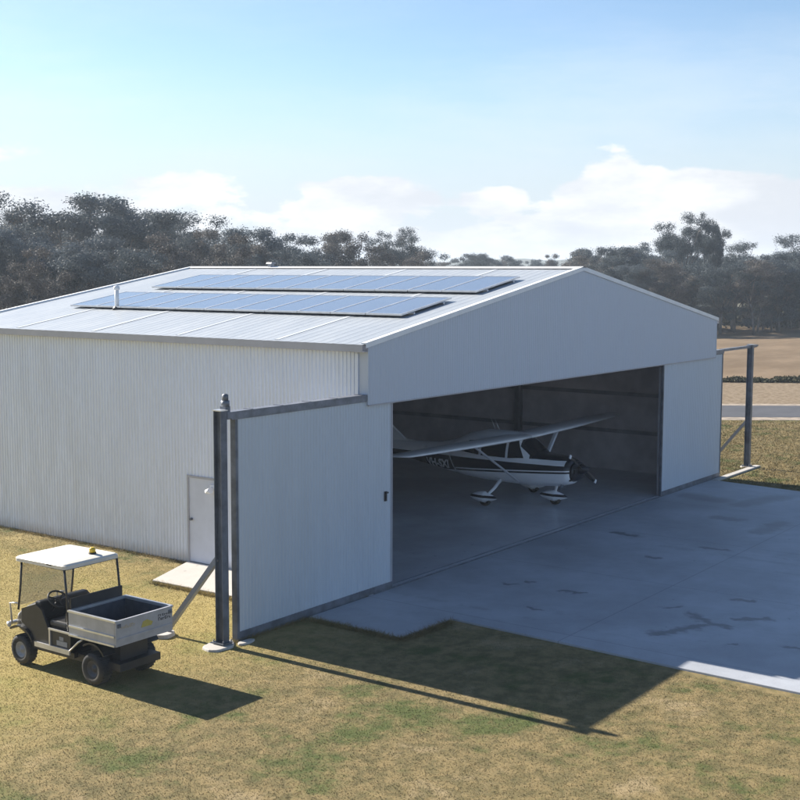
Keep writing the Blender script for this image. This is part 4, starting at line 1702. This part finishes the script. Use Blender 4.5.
def grass(name, n, sampler, hmin, hmax, wdt):
    P = sampler(n)
    x, y = P[:, 0], P[:, 1]
    apron = (y < .05) & (x > np.where(y > -2.25, -1.9, -.35 - .09 * np.minimum(-y, 9.0) * .65)) & (x < 17.9) & (y > -24)
    bad = apron | ((x > -.04) & (x < 18.04) & (y > -.05) & (y < LEN + .03)) | ((x > -1.72) & (x < 0) & (y > 1.95) & (y < 4.5 + (x + 1.72) * .38))
    bad |= (x > 17.9) & (x < 21.95) & (y > -.38) & (y < .05)
    dp = (x - CX) * FX + (y - CY) * FY
    bad |= (dp > 55.7) & (dp < 63)
    for cx_, cy_, r_ in ((-4.22, .16, .33), (-4.3, 1.42, .23), (-3.72, -.12, .17)):
        bad |= (x - cx_) ** 2 + (y - cy_) ** 2 < r_ ** 2
    P = P[~bad]
    n = len(P)
    a = rng.uniform(0, 2 * np.pi, n)
    h = rng.uniform(hmin, hmax, n)
    wv = wdt * rng.uniform(.6, 1.4, n)
    ln = rng.normal(0, 1.1, (n, 2)) * h[:, None]
    V = np.zeros((n, 3, 3), np.float32)
    V[:, 0, 0] = P[:, 0] - np.cos(a) * wv
    V[:, 0, 1] = P[:, 1] - np.sin(a) * wv
    V[:, 1, 0] = P[:, 0] + np.cos(a) * wv
    V[:, 1, 1] = P[:, 1] + np.sin(a) * wv
    V[:, :2, 2] = -.045
    V[:, 2, 0] = P[:, 0] + ln[:, 0]
    V[:, 2, 1] = P[:, 1] + ln[:, 1]
    V[:, 2, 2] = h - .04
    me = bpy.data.meshes.new(name)
    me.vertices.add(n * 3)
    me.vertices.foreach_set('co', V.ravel())
    me.loops.add(n * 3)
    me.loops.foreach_set('vertex_index', np.arange(n * 3, dtype=np.int32))
    me.polygons.add(n)
    me.polygons.foreach_set('loop_start', np.arange(0, n * 3, 3, dtype=np.int32))
    me.update(calc_edges=True)
    me.materials.append(M['blade'])
    o = bpy.data.objects.new(name, me)
    COL.objects.link(o)
    tag(o, kind='stuff')


def near(n):
    # sector in front of the camera, even per square metre with a bias to the near part
    d = np.sqrt(rng.uniform(11.5 ** 2, 36 ** 2, n))
    t = rng.uniform(-.37, .37, n)
    c = np.stack([CX + d * FX + d * t * FY, CY + d * FY - d * t * FX], 1)
    return c


def rightlawn(n):
    d = rng.uniform(36, 56, n)
    t = rng.uniform(.2, .40, n)
    return np.stack([CX + d * FX + d * t * FY, CY + d * FY - d * t * FX], 1)


grass('grass', 800000, near, .006, .017, .007)
def edges(n):
    segs = [((-.05, 2.0), (-.05, -0.0)), ((-.04, 5.1), (-.04, 13.9)), ((-1.9, -.05), (-1.95, -2.2)), ((-1.95, -2.26), (-.4, -2.32)), ((-.38, -2.3), (-.62, -7.1)), ((-.62, -7.1), (-.68, -10)), ((-1.74, 4.45), (-1.7, 2.0)), ((-1.7, 1.94), (0, 1.94)),
            ((18.0, -.4), (17.6, -3)), ((17.6, -3), (17.3, -12)), ((18, .1), (22, .1)), ((-3.8, .1), (-1.9, .1))]
    k = rng.integers(0, len(segs), n)
    t = rng.uniform(0, 1, n)
    A = np.array([q[0] for q in segs])[k]
    B = np.array([q[1] for q in segs])[k]
    return A + (B - A) * t[:, None] + np.abs(rng.normal(0, .05, (n, 2))) * np.array([-1, -1])


grass('edge_grass', 22000, edges, .04, .10, .006)
grass('lawn_grass', 60000, rightlawn, .03, .07, .013)
